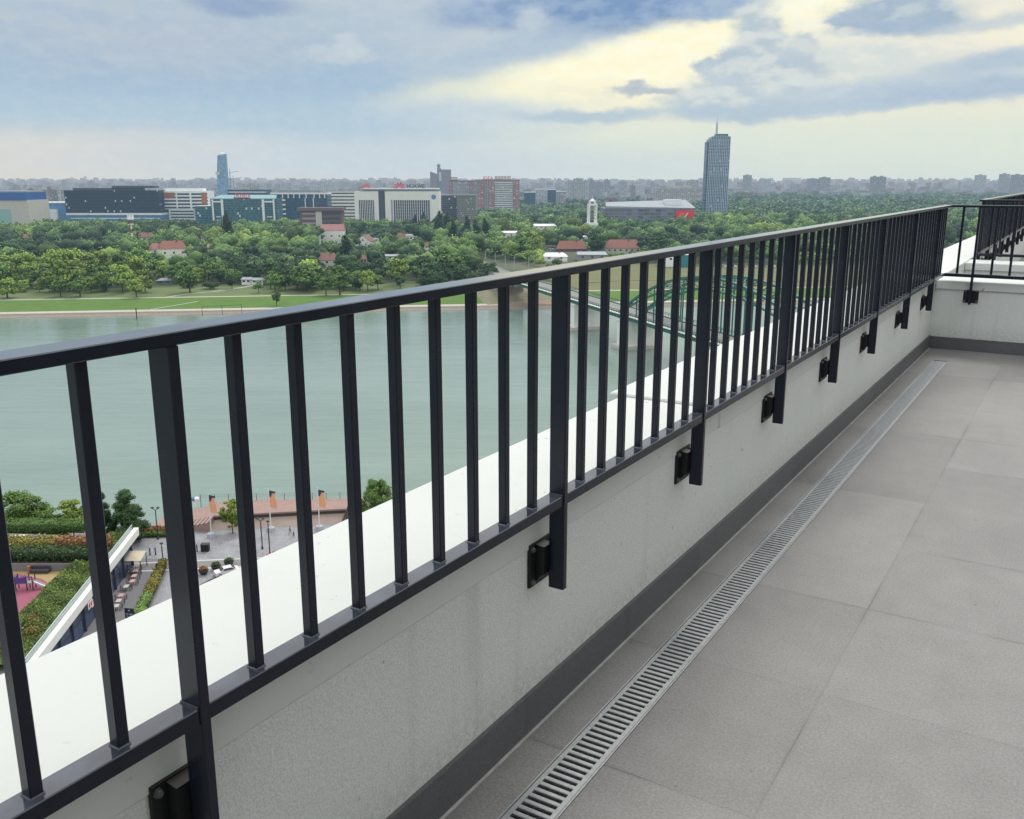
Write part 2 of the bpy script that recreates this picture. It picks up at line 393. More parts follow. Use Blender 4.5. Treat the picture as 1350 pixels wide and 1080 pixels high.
def proto_bracket(root):
    mb = MB(); mb.bbox(0.0005, 0.0085, -0.056, 0.056, 0.395, 0.507, 0.0012)
    # web between the wall plate and the post, scooped at its lower edge
    ys = (-0.030, 0.0088); pr = [(0.0086, 0.503), (0.0326, 0.500), (0.0326, 0.428), (0.024, 0.424), (0.015, 0.412), (0.0086, 0.403)]
    n = len(pr); vs = [(a, yy, b_) for yy in ys for a, b_ in pr]
    mb.add(vs, [tuple(range(n)), tuple(range(2 * n - 1, n - 1, -1))] + [(i, n + i, n + (i + 1) % n, (i + 1) % n) for i in range(n)])
    br = mb.build('bracket', bracket_m, root)
    for sy in (-1, 1):
        for zz in (0.409, 0.493): bolt_mb((0.0086, sy * 0.045, zz), 0).build('bolt', zinc, br)
    return br
def railing(label, loc, rz, y0, y1, posts, nbs, bracket_at=None, cut0=0.0, cut1=0.0, xt=(0.022, 0.075), group=None):
    r = thing('railing', label, 'railing', loc, rz, group)
    MB().bbox(xt[0], xt[1] + 0.002, y0, y1, ZT0, ZT1, 0.0015).build('top_rail', paint, r)
    MB().bbox(0.031, 0.0715, y0 + cut0, y1 + cut1, ZB0, ZB1, 0.0015).build('bottom_rail', paint, r)
    pm = km = bm = None
    for yp in posts:
        if pm is None:
            pm = proto_post(r); pm.location.y = yp; km = proto_bracket(r); km.location.y = yp
            for s in (-1, 1): MB().box(0.034, 0.0705, s * 0.0102 - 0.0012, s * 0.0102 + 0.0012, ZB1 + 0.0003, ZB1 + 0.003).build('weld_bead', weld, pm)
        else: dup(pm, loc=(0, yp, 0), parent=r); dup(km, loc=(0, yp, 0), parent=r)
    for (a, b_, n) in nbs:
        for k in range(n):
            yb = a + (b_ - a) * (k + 1) / (n + 1)
            if bm is None: bm, w_ = proto_baluster(r); bm.location.y = yb; w_.build('weld_bead', weld, bm)
            else: dup(bm, loc=(0, yb, 0), parent=r)
    return r
P = [-0.20, 0.776, 1.857, 2.798, 3.735, 4.67, 5.605, 6.69, 7.75]
N_ = [8, 8, 7, 7, 7, 7, 8, 8]
bays = [(P[i], P[i + 1], N_[i]) for i in range(8)] + [(7.75, 8.30, 4)]
bays[0] = (P[0], P[1], 7)
railing('long anthracite steel railing on brackets along the river side parapet', (WX, 0, 0), 0.0, -0.55, 8.305, P, bays)
railing('short anthracite railing across the far end of the terrace, turning off the long one', (0, YF, 0), -PI / 2, WX + 0.0705, 5.55, [-0.795, 0.25, 1.3, 2.35, 3.4, 4.45],
        [(-1.03, -0.795, 1), (-0.795, 0.25, 7), (0.25, 1.3, 7), (1.3, 2.35, 7), (2.35, 3.4, 7), (3.4, 4.45, 7)])
P2 = [10.98 + 0.95 * k for k in range(24)]
railing('further railing along the neighbouring terrace, seen beyond the corner', (WX, 0, 0), 0.0, 10.80, 33, P2, [(P2[i], P2[i + 1], 6) for i in range(16)])
railing('anthracite railing across the near end of the neighbouring terrace', (0, 10.75, 0), PI / 2, -2.4, 0.998, [0.70, -0.30, -1.3, -2.3], [(0.93, 0.70, 1), (0.70, -0.30, 6), (-0.30, -1.3, 6), (-1.3, -2.3, 6)])

# ================================================================== LAND, RIVER
def m_water():
    m, g, b = new_mat('river_water', True)
    co = g.new('ShaderNodeTexCoord').outputs['Object']; x, y, z = g.xyz(co)
    big = g.noise(g.comb(g.m('MULTIPLY', x, 0.006), g.m('MULTIPLY', y, 0.02), 0), 1.0, 5, 0.6)
    big = g.m('ADD', g.m('MULTIPLY', big, .6), g.m('MULTIPLY', g.noise(g.comb(g.m('MULTIPLY', x, .05), g.m('MULTIPLY', y, .3), 0), 1.0, 5, .7), .4))
    c = g.mix(g.ss(big, .34, .66), (0.158, 0.232, 0.200), (0.205, 0.285, 0.248))
    g.put(b.inputs['Base Color'], c)
    b.inputs['Roughness'].default_value = 0.05; b.inputs['IOR'].default_value = 1.33
    r1 = g.noise(g.comb(g.m('MULTIPLY', x, 0.22), g.m('MULTIPLY', y, 0.55), 0), 1.0, 5, 0.62)
    r2 = g.noise(g.comb(g.m('MULTIPLY', x, 0.03), g.m('MULTIPLY', y, 0.12), 0), 1.0, 3, 0.6)
    bn = g.new('ShaderNodeBump'); bn.inputs['Strength'].default_value = 1.0; bn.inputs['Distance'].default_value = 0.10
    g.put(bn.inputs['Height'], g.m('ADD', r1, g.m('MULTIPLY', r2, 1.2))); g.put(b.inputs['Normal'], bn.outputs[0])
    return m
BS = math.atan(0.135)                     # the far bank runs at this angle to the valley frame
def B(e, w, z=0.0):
    """far-bank frame: e along the bank, w inland from the waterline"""
    u = e * math.cos(BS) - w * math.sin(BS); v = 540 + e * math.sin(BS) + w * math.cos(BS)
    return W(u, v, z)
def sheet(name, pts, m): return structure(MB().add(pts, [tuple(range(len(pts)))]).build(name, m))
river = sheet('river', [(-6000, -900, -71), (6000, -900, -71), (6000, 6000, -71), (-6000, 6000, -71)], m_water())
river.rotation_euler = (0, 0, YAW)
def m_ground():
    m, g, b = new_mat('valley_ground', True)
    co = g.new('ShaderNodeTexCoord').outputs['Object']
    n = g.noise(co, 0.03, 5, 0.6); n2 = g.noise(co, 0.004, 4)
    c = g.mix(n, (0.045, 0.07, 0.03), (0.10, 0.12, 0.055)); c = g.mix(g.ss(n2, 0.5, 0.7, 0, 0.6), c, (0.17, 0.16, 0.13))
    g.put(b.inputs['Base Color'], c); b.inputs['Roughness'].default_value = 1.0; return m
ground_m = m_ground()
def m_grass(name, c1, c2, sc_=0.15):
    m, g, b = new_mat(name, True)
    co = g.new('ShaderNodeTexCoord').outputs['Object']
    n = g.noise(co, sc_, 6, 0.7); n2 = g.noise(co, sc_ * 9, 3, 0.6)
    c = g.mix(g.m('MULTIPLY_ADD', n, 1.5, -0.25, clamp=True), c1, c2); c = g.mix(g.m('MULTIPLY', n2, 0.35), c, tuple(v * 0.5 for v in c1))
    g.put(b.inputs['Base Color'], c); b.inputs['Roughness'].default_value = 1.0; return m
lawn = m_grass('lush_lawn', (0.075, 0.16, 0.022), (0.13, 0.24, 0.04))
meadow = m_grass('dry_meadow', (0.13, 0.15, 0.055), (0.23, 0.22, 0.10), 0.06)
rough_g = m_grass('rough_grass', (0.11, 0.165, 0.055), (0.20, 0.25, 0.10), 0.1)
path_m = mat('pale_path', (0.46, 0.45, 0.40), 0.9, var=0.2, scale=0.4, haze=True)
quay_m = mat('quay_stone', (0.27, 0.22, 0.18), 0.95, var=0.5, scale=0.8, haze=True)
earth_m = mat('bare_earth', (0.30, 0.22, 0.17), 0.95, var=0.3, scale=0.3, haze=True)
asphalt = mat('asphalt', (0.24, 0.24, 0.23), 0.9, var=0.2, scale=0.6, haze=True)
# far-bank profile: one mesh per band along the whole bank
E0, E1 = -2500, 3200
def band(name, m, prof, e0=E0, e1=E1, n=1):
    vs = []; fs = []
    for k, (w, z) in enumerate(prof): vs += [B(e0, w, z), B(e1, w, z)]
    for k in range(len(prof) - 1): fs.append((2 * k, 2 * k + 1, 2 * k + 3, 2 * k + 2))
    return structure(MB().add(vs, fs).build(name, m))
band('quay', quay_m, [(-5.5, -72), (-4.5, -70.9), (-0.5, -70.4), (1.0, -69.5)])
band('footpath', path_m, [(1.0, -69.5), (8.5, -69.45)])
band('riverside_lawn', lawn, [(8.5, -69.45), (20, -68.7), (34, -67.7), (47, -67.5)])
band('promenade', path_m, [(47, -67.5), (50.5, -67.45)])
band('meadow', rough_g, [(50.5, -67.45), (70, -66.8), (95, -66.4)])
band('land', ground_m, [(95, -66.4), (300, -66), (30000, -66)], -40000, 40000)
# lighter dry field beside the bridge, diagonal access path, sandy bank by the bridge foot
band('field', meadow, [(51, -67.42), (70, -66.76), (95, -66.36), (190, -66.12), (215, -66.0)], 42, 420)
def strip(name, pts, wd, m, z=None):
    vs = []; fs = []
    for i, p in enumerate(pts):
        a = Vector(pts[max(i - 1, 0)]); b_ = Vector(pts[min(i + 1, len(pts) - 1)]); d = (b_ - a); d.z = 0; d.normalize(); nrm = Vector((-d.y, d.x, 0)) * wd / 2
        vs += [Vector(p) - nrm, Vector(p) + nrm]
    for i in range(len(pts) - 1): fs.append((2 * i, 2 * i + 1, 2 * i + 3, 2 * i + 2))
    return structure(MB().add(vs, fs).build(name, m))
strip('footpath', [B(*x) for x in ((-205, 49.5, -67.40), (-196, 60, -67.05), (-172, 78, -66.6), (-160, 100, -66.3))], 3.0, path_m)
for e_ in (-205, -123):
    strip('footpath', [B(e_, 8.6, -69.40), B(e_ + 12, 20, -68.62), B(e_ + 22, 30, -67.90)], 1.6, path_m)
strip('footpath', [W(*uv_at(*p, -66.1), -66.1) for p in ((775, 372), (830, 369), (905, 369), (1000, 370), (1100, 369))], 2.4, earth_m)
sheet('sandy_bank', [B(*x) for x in ((-5, 1.2, -69.40), (24, 1.2, -69.40), (26, 24, -68.2), (20, 60, -66.7), (4, 60, -66.7), (-2, 24, -68.2))], earth_m)

# ================================================================== TREES
def m_leaf(name, base, hue=(1.25, 1.15, 0.6)):
    m, g, b = new_mat(name, True)
    at_ = g.new('ShaderNodeAttribute'); at_.attribute_name = 'tint'
    oi = g.new('ShaderNodeObjectInfo')
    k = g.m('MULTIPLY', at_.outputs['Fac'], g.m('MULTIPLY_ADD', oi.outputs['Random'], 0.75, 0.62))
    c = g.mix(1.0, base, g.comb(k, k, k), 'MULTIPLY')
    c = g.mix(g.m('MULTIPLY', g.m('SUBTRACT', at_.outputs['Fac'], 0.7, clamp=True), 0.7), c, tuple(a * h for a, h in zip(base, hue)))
    g.put(b.inputs['Base Color'], c); b.inputs['Roughness'].default_value = 0.75; b.inputs['Specular IOR Level'].default_value = 0.25
    return m
leaf_mid = m_leaf('leaf_green', (0.172, 0.288, 0.092))
leaf_dark = m_leaf('leaf_dark', (0.078, 0.146, 0.068))
leaf_light = m_leaf('leaf_bright', (0.285, 0.400, 0.105))
leaf_blue = m_leaf('leaf_bluish', (0.125, 0.195, 0.115))
leaf_deep = m_leaf('leaf_deep', (0.042, 0.082, 0.050))
leaf_far = m_leaf('leaf_far', (0.130, 0.205, 0.105))
leaf_rust = m_leaf('leaf_rust', (0.25, 0.125, 0.06), (1.1, 1.3, 0.8))
leaf_gold = m_leaf('leaf_gold', (0.235, 0.215, 0.06), (1.0, 1.0, 0.7))
leaf_hedge = m_leaf('leaf_hedge', (0.10, 0.18, 0.055))
bark = mat('bark', (0.075, 0.058, 0.045), 0.95, var=0.3, scale=3, haze=True)

def leaf_mesh(name, P_, Nn, size, tint, mats, extra=None):
    """quads at points P_ with normals Nn; tint per quad; extra = (verts, faces, tint) of inner clumps"""
    n = len(P_)
    r = rng.normal(size=(n, 3)); t1 = np.cross(Nn, r); t1 /= np.linalg.norm(t1, axis=1, keepdims=True) + 1e-9
    t2 = np.cross(Nn, t1); s = (size * rng.uniform(0.65, 1.3, n))[:, None]
    a = rng.uniform(0.75, 1.15, (n, 1))
    V = np.stack([P_ - t1 * s, P_ - t2 * s * a * 0.8, P_ + t1 * s, P_ + t2 * s * a * 0.8], 1).reshape(-1, 3)
    T = np.repeat(tint, 4)
    loops = np.arange(4 * n); starts = np.arange(n) * 4; tot = np.full(n, 4)
    if extra is not None:
        ev, ef, et = extra; k = len(V)
        V = np.vstack([V, ev]); T = np.concatenate([T, et])
        loops = np.concatenate([loops, ef.reshape(-1) + k]); starts = np.concatenate([starts, 4 * n + np.arange(len(ef)) * 3]); tot = np.concatenate([tot, np.full(len(ef), 3)])
    me = bpy.data.meshes.new(name)
    me.vertices.add(len(V)); me.vertices.foreach_set('co', V.astype(np.float32).ravel())
    me.loops.add(len(loops)); me.loops.foreach_set('vertex_index', loops.astype(np.int32))
    me.polygons.add(len(starts)); me.polygons.foreach_set('loop_start', starts.astype(np.int32)); me.polygons.foreach_set('loop_total', tot.astype(np.int32))
    at_ = me.attributes.new('tint', 'FLOAT', 'POINT'); at_.data.foreach_set('value', T.astype(np.float32))
    me.materials.append(mats); me.update(calc_edges=True); me.validate()
    return me
import bmesh
_bm = bmesh.new(); bmesh.ops.create_icosphere(_bm, subdivisions=1, radius=1.0)
ICO_V = np.array([v.co[:] for v in _bm.verts]); ICO_F = np.array([[v.index for v in f.verts] for f in _bm.faces]); _bm.free()
def crown(blobs, nleaf, size, seed=0, core=0.8, lo=0.55):
    """blobs: (x,y,z,rx,ry,rz). Leaves on the outer skin of the clumps, a darker clump inside each."""
    r = np.random.default_rng(seed); bl = np.array(blobs, float)
    area = (bl[:, 3] * bl[:, 5]); pr = area / area.sum()
    idx = r.choice(len(bl), nleaf, p=pr)
    d = r.normal(size=(nleaf, 3)); d /= np.linalg.norm(d, axis=1, keepdims=True); d[:, 2] = np.where(d[:, 2] < -0.35, -d[:, 2] * 0.6, d[:, 2])
    rad = bl[idx, 3:6]; Pp = bl[idx, :3] + d * rad * np.where(r.random((nleaf, 1)) < .16, r.uniform(1.05, 1.38, (nleaf, 1)), r.uniform(0.80, 1.08, (nleaf, 1)))
    keep = np.ones(nleaf, bool)
    for k in range(len(bl)):
        q = (((Pp - bl[k, :3]) / bl[k, 3:6]) ** 2).sum(1); keep &= ~((q < 0.55) & (idx != k))
    Pp, d, idx = Pp[keep], d[keep], idx[keep]
    Nn = d + r.normal(size=d.shape) * 0.55 + np.array([0, 0, 0.25]); Nn /= np.linalg.norm(Nn, axis=1, keepdims=True)
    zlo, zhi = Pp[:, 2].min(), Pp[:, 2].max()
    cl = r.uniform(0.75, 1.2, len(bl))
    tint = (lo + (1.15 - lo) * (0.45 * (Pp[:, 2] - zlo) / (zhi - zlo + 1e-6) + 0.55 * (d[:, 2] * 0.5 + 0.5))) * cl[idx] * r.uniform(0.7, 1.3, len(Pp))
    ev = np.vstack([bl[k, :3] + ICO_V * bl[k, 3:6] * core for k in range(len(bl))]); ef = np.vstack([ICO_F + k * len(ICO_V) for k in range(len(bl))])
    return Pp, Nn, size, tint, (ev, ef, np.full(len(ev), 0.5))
def broad_blobs(h, w, seed, n=16, base=0.26):
    r = random.Random(seed); tall = r.uniform(-.10, .12); lean = (r.uniform(-.07, .07) * w, r.uniform(-.07, .07) * w)
    out = [(lean[0] * .5, lean[1] * .5, h * (base + (1 - base) * 0.43), w * 0.31, w * 0.31, h * (1 - base) * 0.36)]
    for k in range(n):
        a = k * 2.4 + r.uniform(-.5, .5); q = r.random(); zq = r.uniform(.12, .97); zz = h * (base + (1 - base) * zq)
        env = math.sin(PI * min(1, max(.06, zq * (.80 + tall) + .12))) ** .7; rr = w * .38 * env * math.sqrt(.25 + .75 * q); s = w * r.uniform(.085, .20) * (.65 + .5 * env)
        out.append((rr * math.cos(a) + lean[0] * zq, rr * math.sin(a) + lean[1] * zq, zz - s * .4, s * r.uniform(.85, 1.25), s * r.uniform(.85, 1.25), s * r.uniform(.65, 1.05)))
    return out
def fine_blobs(h, w, seed, n=46, base=.16, pointed=False):
    r = random.Random(seed); out = [(0, 0, h * .45, w * .24, w * .24, h * .27)]
    for k in range(n):
        zq = r.uniform(.02, .98); zz = h * (base + (1 - base) * zq); env = (1 - zq) ** .65 * min(1, .45 + zq * 2.2) if pointed else math.sin(PI * min(1, max(.08, zq * .82 + .14))) ** .65
        a = k * 2.4 + r.uniform(-.4, .4); rr = w * .46 * env * math.sqrt(r.uniform(.3, 1)); s = w * r.uniform(.07, .13)
        out.append((rr * math.cos(a), rr * math.sin(a), zz - s, s * 1.2, s * 1.2, s * r.uniform(.7, 1.1)))
    return out
def willow_blobs(h, w, seed):
    b_ = broad_blobs(h, w, seed, 15, 0.2)
    r = random.Random(seed + 5)
    for k in range(9):
        a = 2 * PI * k / 9 + r.uniform(-.2, .2); b_.append((w * .36 * math.cos(a), w * .36 * math.sin(a), h * r.uniform(.3, .45), w * .11, w * .11, h * .2))
    return b_
def poplar_blobs(h, w, seed):
    r = random.Random(seed)
    return [(r.uniform(-.12, .12) * w, r.uniform(-.12, .12) * w, h * (0.12 + 0.8 * k / 8), w * 0.42 * (math.sin(PI * (0.15 + 0.8 * k / 8)) ** 0.6), w * 0.42 * (math.sin(PI * (0.15 + 0.8 * k / 8)) ** 0.6), h * 0.11) for k in range(9)]
def conifer_blobs(h, w, seed):
    r = random.Random(seed); out = []
    for k in range(7):
        q = k / 7; rr = w * 0.5 * (1 - q) ** 0.8
        out.append((r.uniform(-.05, .05) * w, r.uniform(-.05, .05) * w, h * (0.16 + 0.76 * q), rr, rr, h * 0.10))
    return out
KINDS = {}
def tree_kind(key, blobs, nleaf, size, leaf, h, trunk_r, seed, limbs=4):
    Pp, Nn, s, tint, ex = crown(blobs, nleaf, size, seed)
    me = leaf_mesh('crown', Pp, Nn, s, tint, leaf, ex)
    mb = MB(); r = random.Random(seed)
    mb.tube([(0, 0, -0.6), (0.02 * h * r.uniform(-1, 1), 0, h * 0.2), (0.02 * h, 0.01 * h, h * 0.42), (0.01 * h, 0, h * 0.7)], [trunk_r * 1.25, trunk_r * 0.9, trunk_r * 0.65, trunk_r * 0.2], 7)
    for k in range(limbs):
        b_ = blobs[1 + k % (len(blobs) - 1)]; z0 = h * r.uniform(0.2, 0.36)
        mb.tube([(0.01 * h, 0, z0), (b_[0] * 0.5, b_[1] * 0.5, (z0 + b_[2]) / 2), (b_[0] * 0.95, b_[1] * 0.95, b_[2])], [trunk_r * 0.5, trunk_r * 0.32, trunk_r * 0.1], 5)
    t = mb.build('trunk', bark); tm = t.data; bpy.data.objects.remove(t)
    KINDS[key] = (tm, me)
def plant_tree(name, key, loc, scale, rz, label, group=None, cat='tree'):
    r = thing(name, label, cat, loc, rz, group); r.scale = scale if isinstance(scale, tuple) else (scale,) * 3
    link('trunk', KINDS[key][0], r); link('crown', KINDS[key][1], r); return r
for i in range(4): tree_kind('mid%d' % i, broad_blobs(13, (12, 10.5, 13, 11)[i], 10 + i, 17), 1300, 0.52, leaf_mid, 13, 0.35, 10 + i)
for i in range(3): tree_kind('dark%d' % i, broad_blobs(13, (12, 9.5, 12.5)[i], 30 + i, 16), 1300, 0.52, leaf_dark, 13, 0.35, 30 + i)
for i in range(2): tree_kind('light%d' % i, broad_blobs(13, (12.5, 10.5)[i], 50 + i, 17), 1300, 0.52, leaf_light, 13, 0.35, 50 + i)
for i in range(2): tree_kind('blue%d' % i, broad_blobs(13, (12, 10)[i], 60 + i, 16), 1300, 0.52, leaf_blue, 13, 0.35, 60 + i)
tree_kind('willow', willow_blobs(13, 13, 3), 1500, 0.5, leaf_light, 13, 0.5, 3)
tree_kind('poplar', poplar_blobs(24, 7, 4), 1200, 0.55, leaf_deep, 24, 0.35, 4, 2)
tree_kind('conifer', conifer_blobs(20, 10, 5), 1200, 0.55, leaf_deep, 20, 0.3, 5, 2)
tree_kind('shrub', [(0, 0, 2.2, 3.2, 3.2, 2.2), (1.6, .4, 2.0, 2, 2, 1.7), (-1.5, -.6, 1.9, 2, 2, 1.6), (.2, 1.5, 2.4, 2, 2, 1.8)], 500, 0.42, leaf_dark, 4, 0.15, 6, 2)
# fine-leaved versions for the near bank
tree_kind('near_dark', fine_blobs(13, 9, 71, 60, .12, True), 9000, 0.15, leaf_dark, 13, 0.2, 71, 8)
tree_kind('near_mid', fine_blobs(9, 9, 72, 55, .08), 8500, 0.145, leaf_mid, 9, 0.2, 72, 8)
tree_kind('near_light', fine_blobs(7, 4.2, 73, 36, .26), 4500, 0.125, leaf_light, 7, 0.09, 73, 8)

placed = []
def free(u, v, r):
    return all((u - a) ** 2 + (v - b_) ** 2 > (r + c) ** 2 for a, b_, c in placed)
def ground_z(u, v):
    w = -(u * math.sin(BS)) + (v - 540) * math.cos(BS)
    return float(np.interp(w, [1, 8.5, 20, 34, 47, 70, 95, 300], [-69.5, -69.45, -68.7, -67.7, -67.5, -66.8, -66.4, -66]))
def tree_px(name, key, px, pyb, pyt, label, wide=1.0, group=None, h0=13.0, cat='tree'):
    """a tree whose foot and top were measured as bearings"""
    z = -66.5
    for _ in range(3): u, v = uv_at(px, pyb, z); z = ground_z(u, v)
    _, zt = uz_at(px, pyt, v); s = (zt - z) / h0
    placed.append((u, v, 4.0 * s * wide)); x, y, _ = W(u, v)
    return plant_tree(name, key, (x, y, z), (s * wide, s * wide, s), random.uniform(0, 6.28), label, group, cat)
# trees one can point to, foot on the meadow or the promenade
tree_px('willow', 'willow', 10, 393, 366, 'round bright green willow at the left end of the upper promenade')
tree_px('tree', 'light0', 70, 386, 357, 'yellow green tree at the left edge of the meadow clump', 1.1)
tree_px('tree', 'light1', 92, 384, 329, 'tallest bright green tree of the clump at the meadow edge', 1.0)
tree_px('tree', 'mid0', 80, 391, 366, 'small dark stemmed tree in front of the meadow clump, left of a pair', 1.2)
tree_px('tree', 'mid1', 106, 391, 365, 'small dark stemmed tree in front of the meadow clump, right of a pair', 1.25)
tree_px('tree', 'mid2', 137, 385, 360, 'green tree at the meadow edge beside the pale clump', 1.0)
tree_px('tree', 'light1', 162, 386, 349, 'bright green tree at the meadow edge before the diagonal path', 0.9)
tree_px('tree', 'light0', 180, 392, 368, 'small bright tree standing beside the junction of the diagonal path', 1.2)
tree_px('shrub', 'shrub', 248, 379.5, 371, 'low dark bush on the meadow, first of a row', 1.6, None, 4.6, 'bush')
tree_px('shrub', 'shrub', 278, 381, 370, 'round dark bush standing alone on the open meadow', 1.3, None, 4.6, 'bush')
tree_px('tree', 'dark0', 306, 381, 362, 'dark bushy tree at the end of the open meadow', 1.0)
tree_px('tree', 'dark1', 365, 403, 384, 'dark round tree alone on the riverside lawn just above the railing', 0.95)
tree_px('tree', 'mid3', 341, 386, 371, 'thin small tree beside the white sheds on the meadow', 1.1)
for px, pb, pt, k, l in ((357, 381, 358, 'mid1', 'green tree at the wood edge just right of the white sheds'), (376, 382, 362, 'dark0', 'dark tree between the white sheds and the bright row'),
                         (408, 379, 342, 'light1', 'brightest yellow green tree in the row above the railing'), (392, 382, 353, 'mid2', 'green tree on the left flank of the brightest tree'),
                         (430, 389, 363, 'mid0', 'open branched tree on the meadow, first of two by the promenade'), (448, 389, 350, 'mid3', 'open branched tree on the meadow, second of two by the promenade'),
                         (485, 384, 357, 'light0', 'bright small tree on the meadow beside a lamp'), (525, 376, 341, 'light1', 'pale green oval tree standing alone above the railing'),
                         (565, 372, 345, 'blue0', 'grey green low tree beside the broad dark trees'), (590, 369, 330, 'mid1', 'broad dark green tree nearest the ramp of the bridge')):
    tree_px('tree', k, px, pb, pt, l, 1.0 if px not in (590, 408) else 1.35)
tree_px('poplar', 'poplar', 302, 333, 280, 'tall dark poplar in front of the green glass offices', 0.95, None, 24)
tree_px('conifer', 'conifer', 457, 350, 307, 'big dark conifer beside the brick roofed houses', 1.1, None, 20)
for px, pb, pt in ((548, 318, 284), (560, 318, 281), (579, 318, 279), (590, 318, 281), (598, 330, 290), (616, 322, 285), (628, 330, 290), (640, 325, 288)):
    tree_px('poplar', 'poplar', px, pb, pt, 'dark upright poplar in the belt in front of the grey office blocks', 1.15, 'poplar belt by the grey offices', 24)
tree_px('tree', 'dark1', 867, 345, 309, 'broad dark tree behind the railing right of the red brick roofs', 1.1)
tree_px('tree', 'dark0', 787, 338, 308, 'dark tree standing in front of the white bell tower', 0.9)
tree_px('tree', 'light0', 700, 340, 305, 'bright tree beside the long white shed', 1.2)
tree_px('tree', 'mid2', 690, 342, 312, 'rounded green tree left of the red brick roofs', 1.3)

# ================================================================== BUILDINGS ACROSS THE RIVER
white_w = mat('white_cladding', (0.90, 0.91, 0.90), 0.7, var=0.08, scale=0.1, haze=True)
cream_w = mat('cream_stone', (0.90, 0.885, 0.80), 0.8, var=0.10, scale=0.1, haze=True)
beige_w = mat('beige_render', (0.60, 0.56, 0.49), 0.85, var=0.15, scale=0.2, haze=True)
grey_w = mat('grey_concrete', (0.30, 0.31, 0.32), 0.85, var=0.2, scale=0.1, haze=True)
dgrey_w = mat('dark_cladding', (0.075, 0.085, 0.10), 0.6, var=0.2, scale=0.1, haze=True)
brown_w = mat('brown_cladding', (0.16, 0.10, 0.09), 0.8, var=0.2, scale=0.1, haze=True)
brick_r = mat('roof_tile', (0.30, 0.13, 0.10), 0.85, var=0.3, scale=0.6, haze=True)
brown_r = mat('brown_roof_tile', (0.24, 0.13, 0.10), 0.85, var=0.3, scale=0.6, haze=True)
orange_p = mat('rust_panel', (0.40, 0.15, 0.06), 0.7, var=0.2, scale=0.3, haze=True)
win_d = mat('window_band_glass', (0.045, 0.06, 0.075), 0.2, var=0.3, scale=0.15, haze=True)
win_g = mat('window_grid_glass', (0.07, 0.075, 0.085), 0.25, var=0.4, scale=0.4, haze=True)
teal_g = facade('teal_curtain_wall', (0.10, 0.22, 0.24), (0.035, 0.11, 0.13), 3.6, 2.6, (0.08, 0.92), (0.06, 0.94), 0.03, 0.12)
navy_g = facade('navy_curtain_wall', (0.05, 0.085, 0.13), (0.03, 0.085, 0.14), 3.6, 2.4, (0.12, 0.9), (0.06, 0.94), 0.0, 0.12)
navy_l = facade('navy_curtain_wall_with_lit_rooms', (0.020, 0.038, 0.062), (0.010, 0.026, 0.048), 5.0, 3.2, (0.25, 0.75), (0.2, 0.75), 0.05, 0.15)
blue_p = mat('blue_panel', (0.03, 0.12, 0.36), 0.4, var=0.15, scale=0.05, haze=True)
lblue_p = mat('light_blue_panel', (0.10, 0.27, 0.46), 0.4, var=0.2, scale=0.08, haze=True)
mint_p = mat('mint_panel', (0.30, 0.52, 0.45), 0.6, haze=True)
red_sign = mat('red_sign_letter', (0.72, 0.035, 0.035), 0.5, var=0.05, haze=True)
white_sign = mat('white_sign_letter', (0.72, 0.72, 0.70), 0.5, var=0.05, haze=True)
pale_roof = mat('pale_roof_sheet', (0.36, 0.39, 0.42), 0.7, var=0.25, scale=0.06, haze=True)
BASE = -66.0; FRONTS = []
def bld(name, label, px0, px1, ytop, v, rz=0.0, group=None, cat='building', base=BASE):
    pm = (px0 + px1) / 2; u, _ = uz_at(pm, ytop, v); _, zt = uz_at(pm, ytop, v)
    w = uz_at(px1, ytop, v)[0] - uz_at(px0, ytop, v)[0]
    x, y, _ = W(u, v); r = thing(name, label, cat, (x, y, base), YAW + rz, group)
    placed.append((u, v + 15, w * 0.42)); FRONTS.append((u, v, w / 2)); return r, w, zt - base
def hz(px, py, v, base=BASE): return uz_at(px, py, v)[1] - base
def lx(px, v, r0, r1): """local x of a bearing on a building spanning bearings r0..r1"""; a = uz_at(r0, 270, v)[0]; b_ = uz_at(r1, 270, v)[0]; return uz_at(px, 270, v)[0] - (a + b_) / 2
def text(body, size, m, parent, loc, name='sign_lettering', sx=1.0, depth=0.4, align='CENTER'):
    c = bpy.data.curves.new(name, 'FONT'); c.body = body; c.size = size; c.extrude = depth; c.align_x = align; c.resolution_u = 2; c.offset = size * 0.012
    c.materials.append(m); t_ = bpy.data.objects.new(name, c); COL.objects.link(t_); bpy.context.view_layer.update()
    me = bpy.data.meshes.new_from_object(t_.evaluated_get(bpy.context.evaluated_depsgraph_get())); bpy.data.objects.remove(t_); me.materials.clear(); me.materials.append(m); o = link(name, me, parent); o.location = loc; o.rotation_euler = (PI / 2, 0, 0); o.scale = (sx, 1, 1); return o
def petals(r, c, R, n=6):
    """fan of red petals standing on the roof"""
    mb = MB()
    for k in range(n):
        a = PI * (0.06 + 0.88 * k / (n - 1)); d = (math.cos(a), math.sin(a)); p = (-d[1], d[0])
        prof = [(0.22, 0.01), (0.5, 0.09), (0.8, 0.125), (1.0, 0.03)]
        L = [(c[0] + R * (q * d[0] + t * p[0]), R * (q * d[1] + t * p[1])) for q, t in prof]; Rr = [(c[0] + R * (q * d[0] - t * p[0]), R * (q * d[1] - t * p[1])) for q, t in prof]
        pts = L + Rr[::-1]; nn = len(pts)
        vs = [(x, c[1] - .4, c[2] + z) for x, z in pts] + [(x, c[1] + .4, c[2] + z) for x, z in pts]
        mb.add(vs, [tuple(range(nn)), tuple(range(2 * nn - 1, nn - 1, -1))] + [(i, nn + i, nn + (i + 1) % nn, (i + 1) % nn) for i in range(nn)])
    return mb.build('flower_logo', red_sign, r)
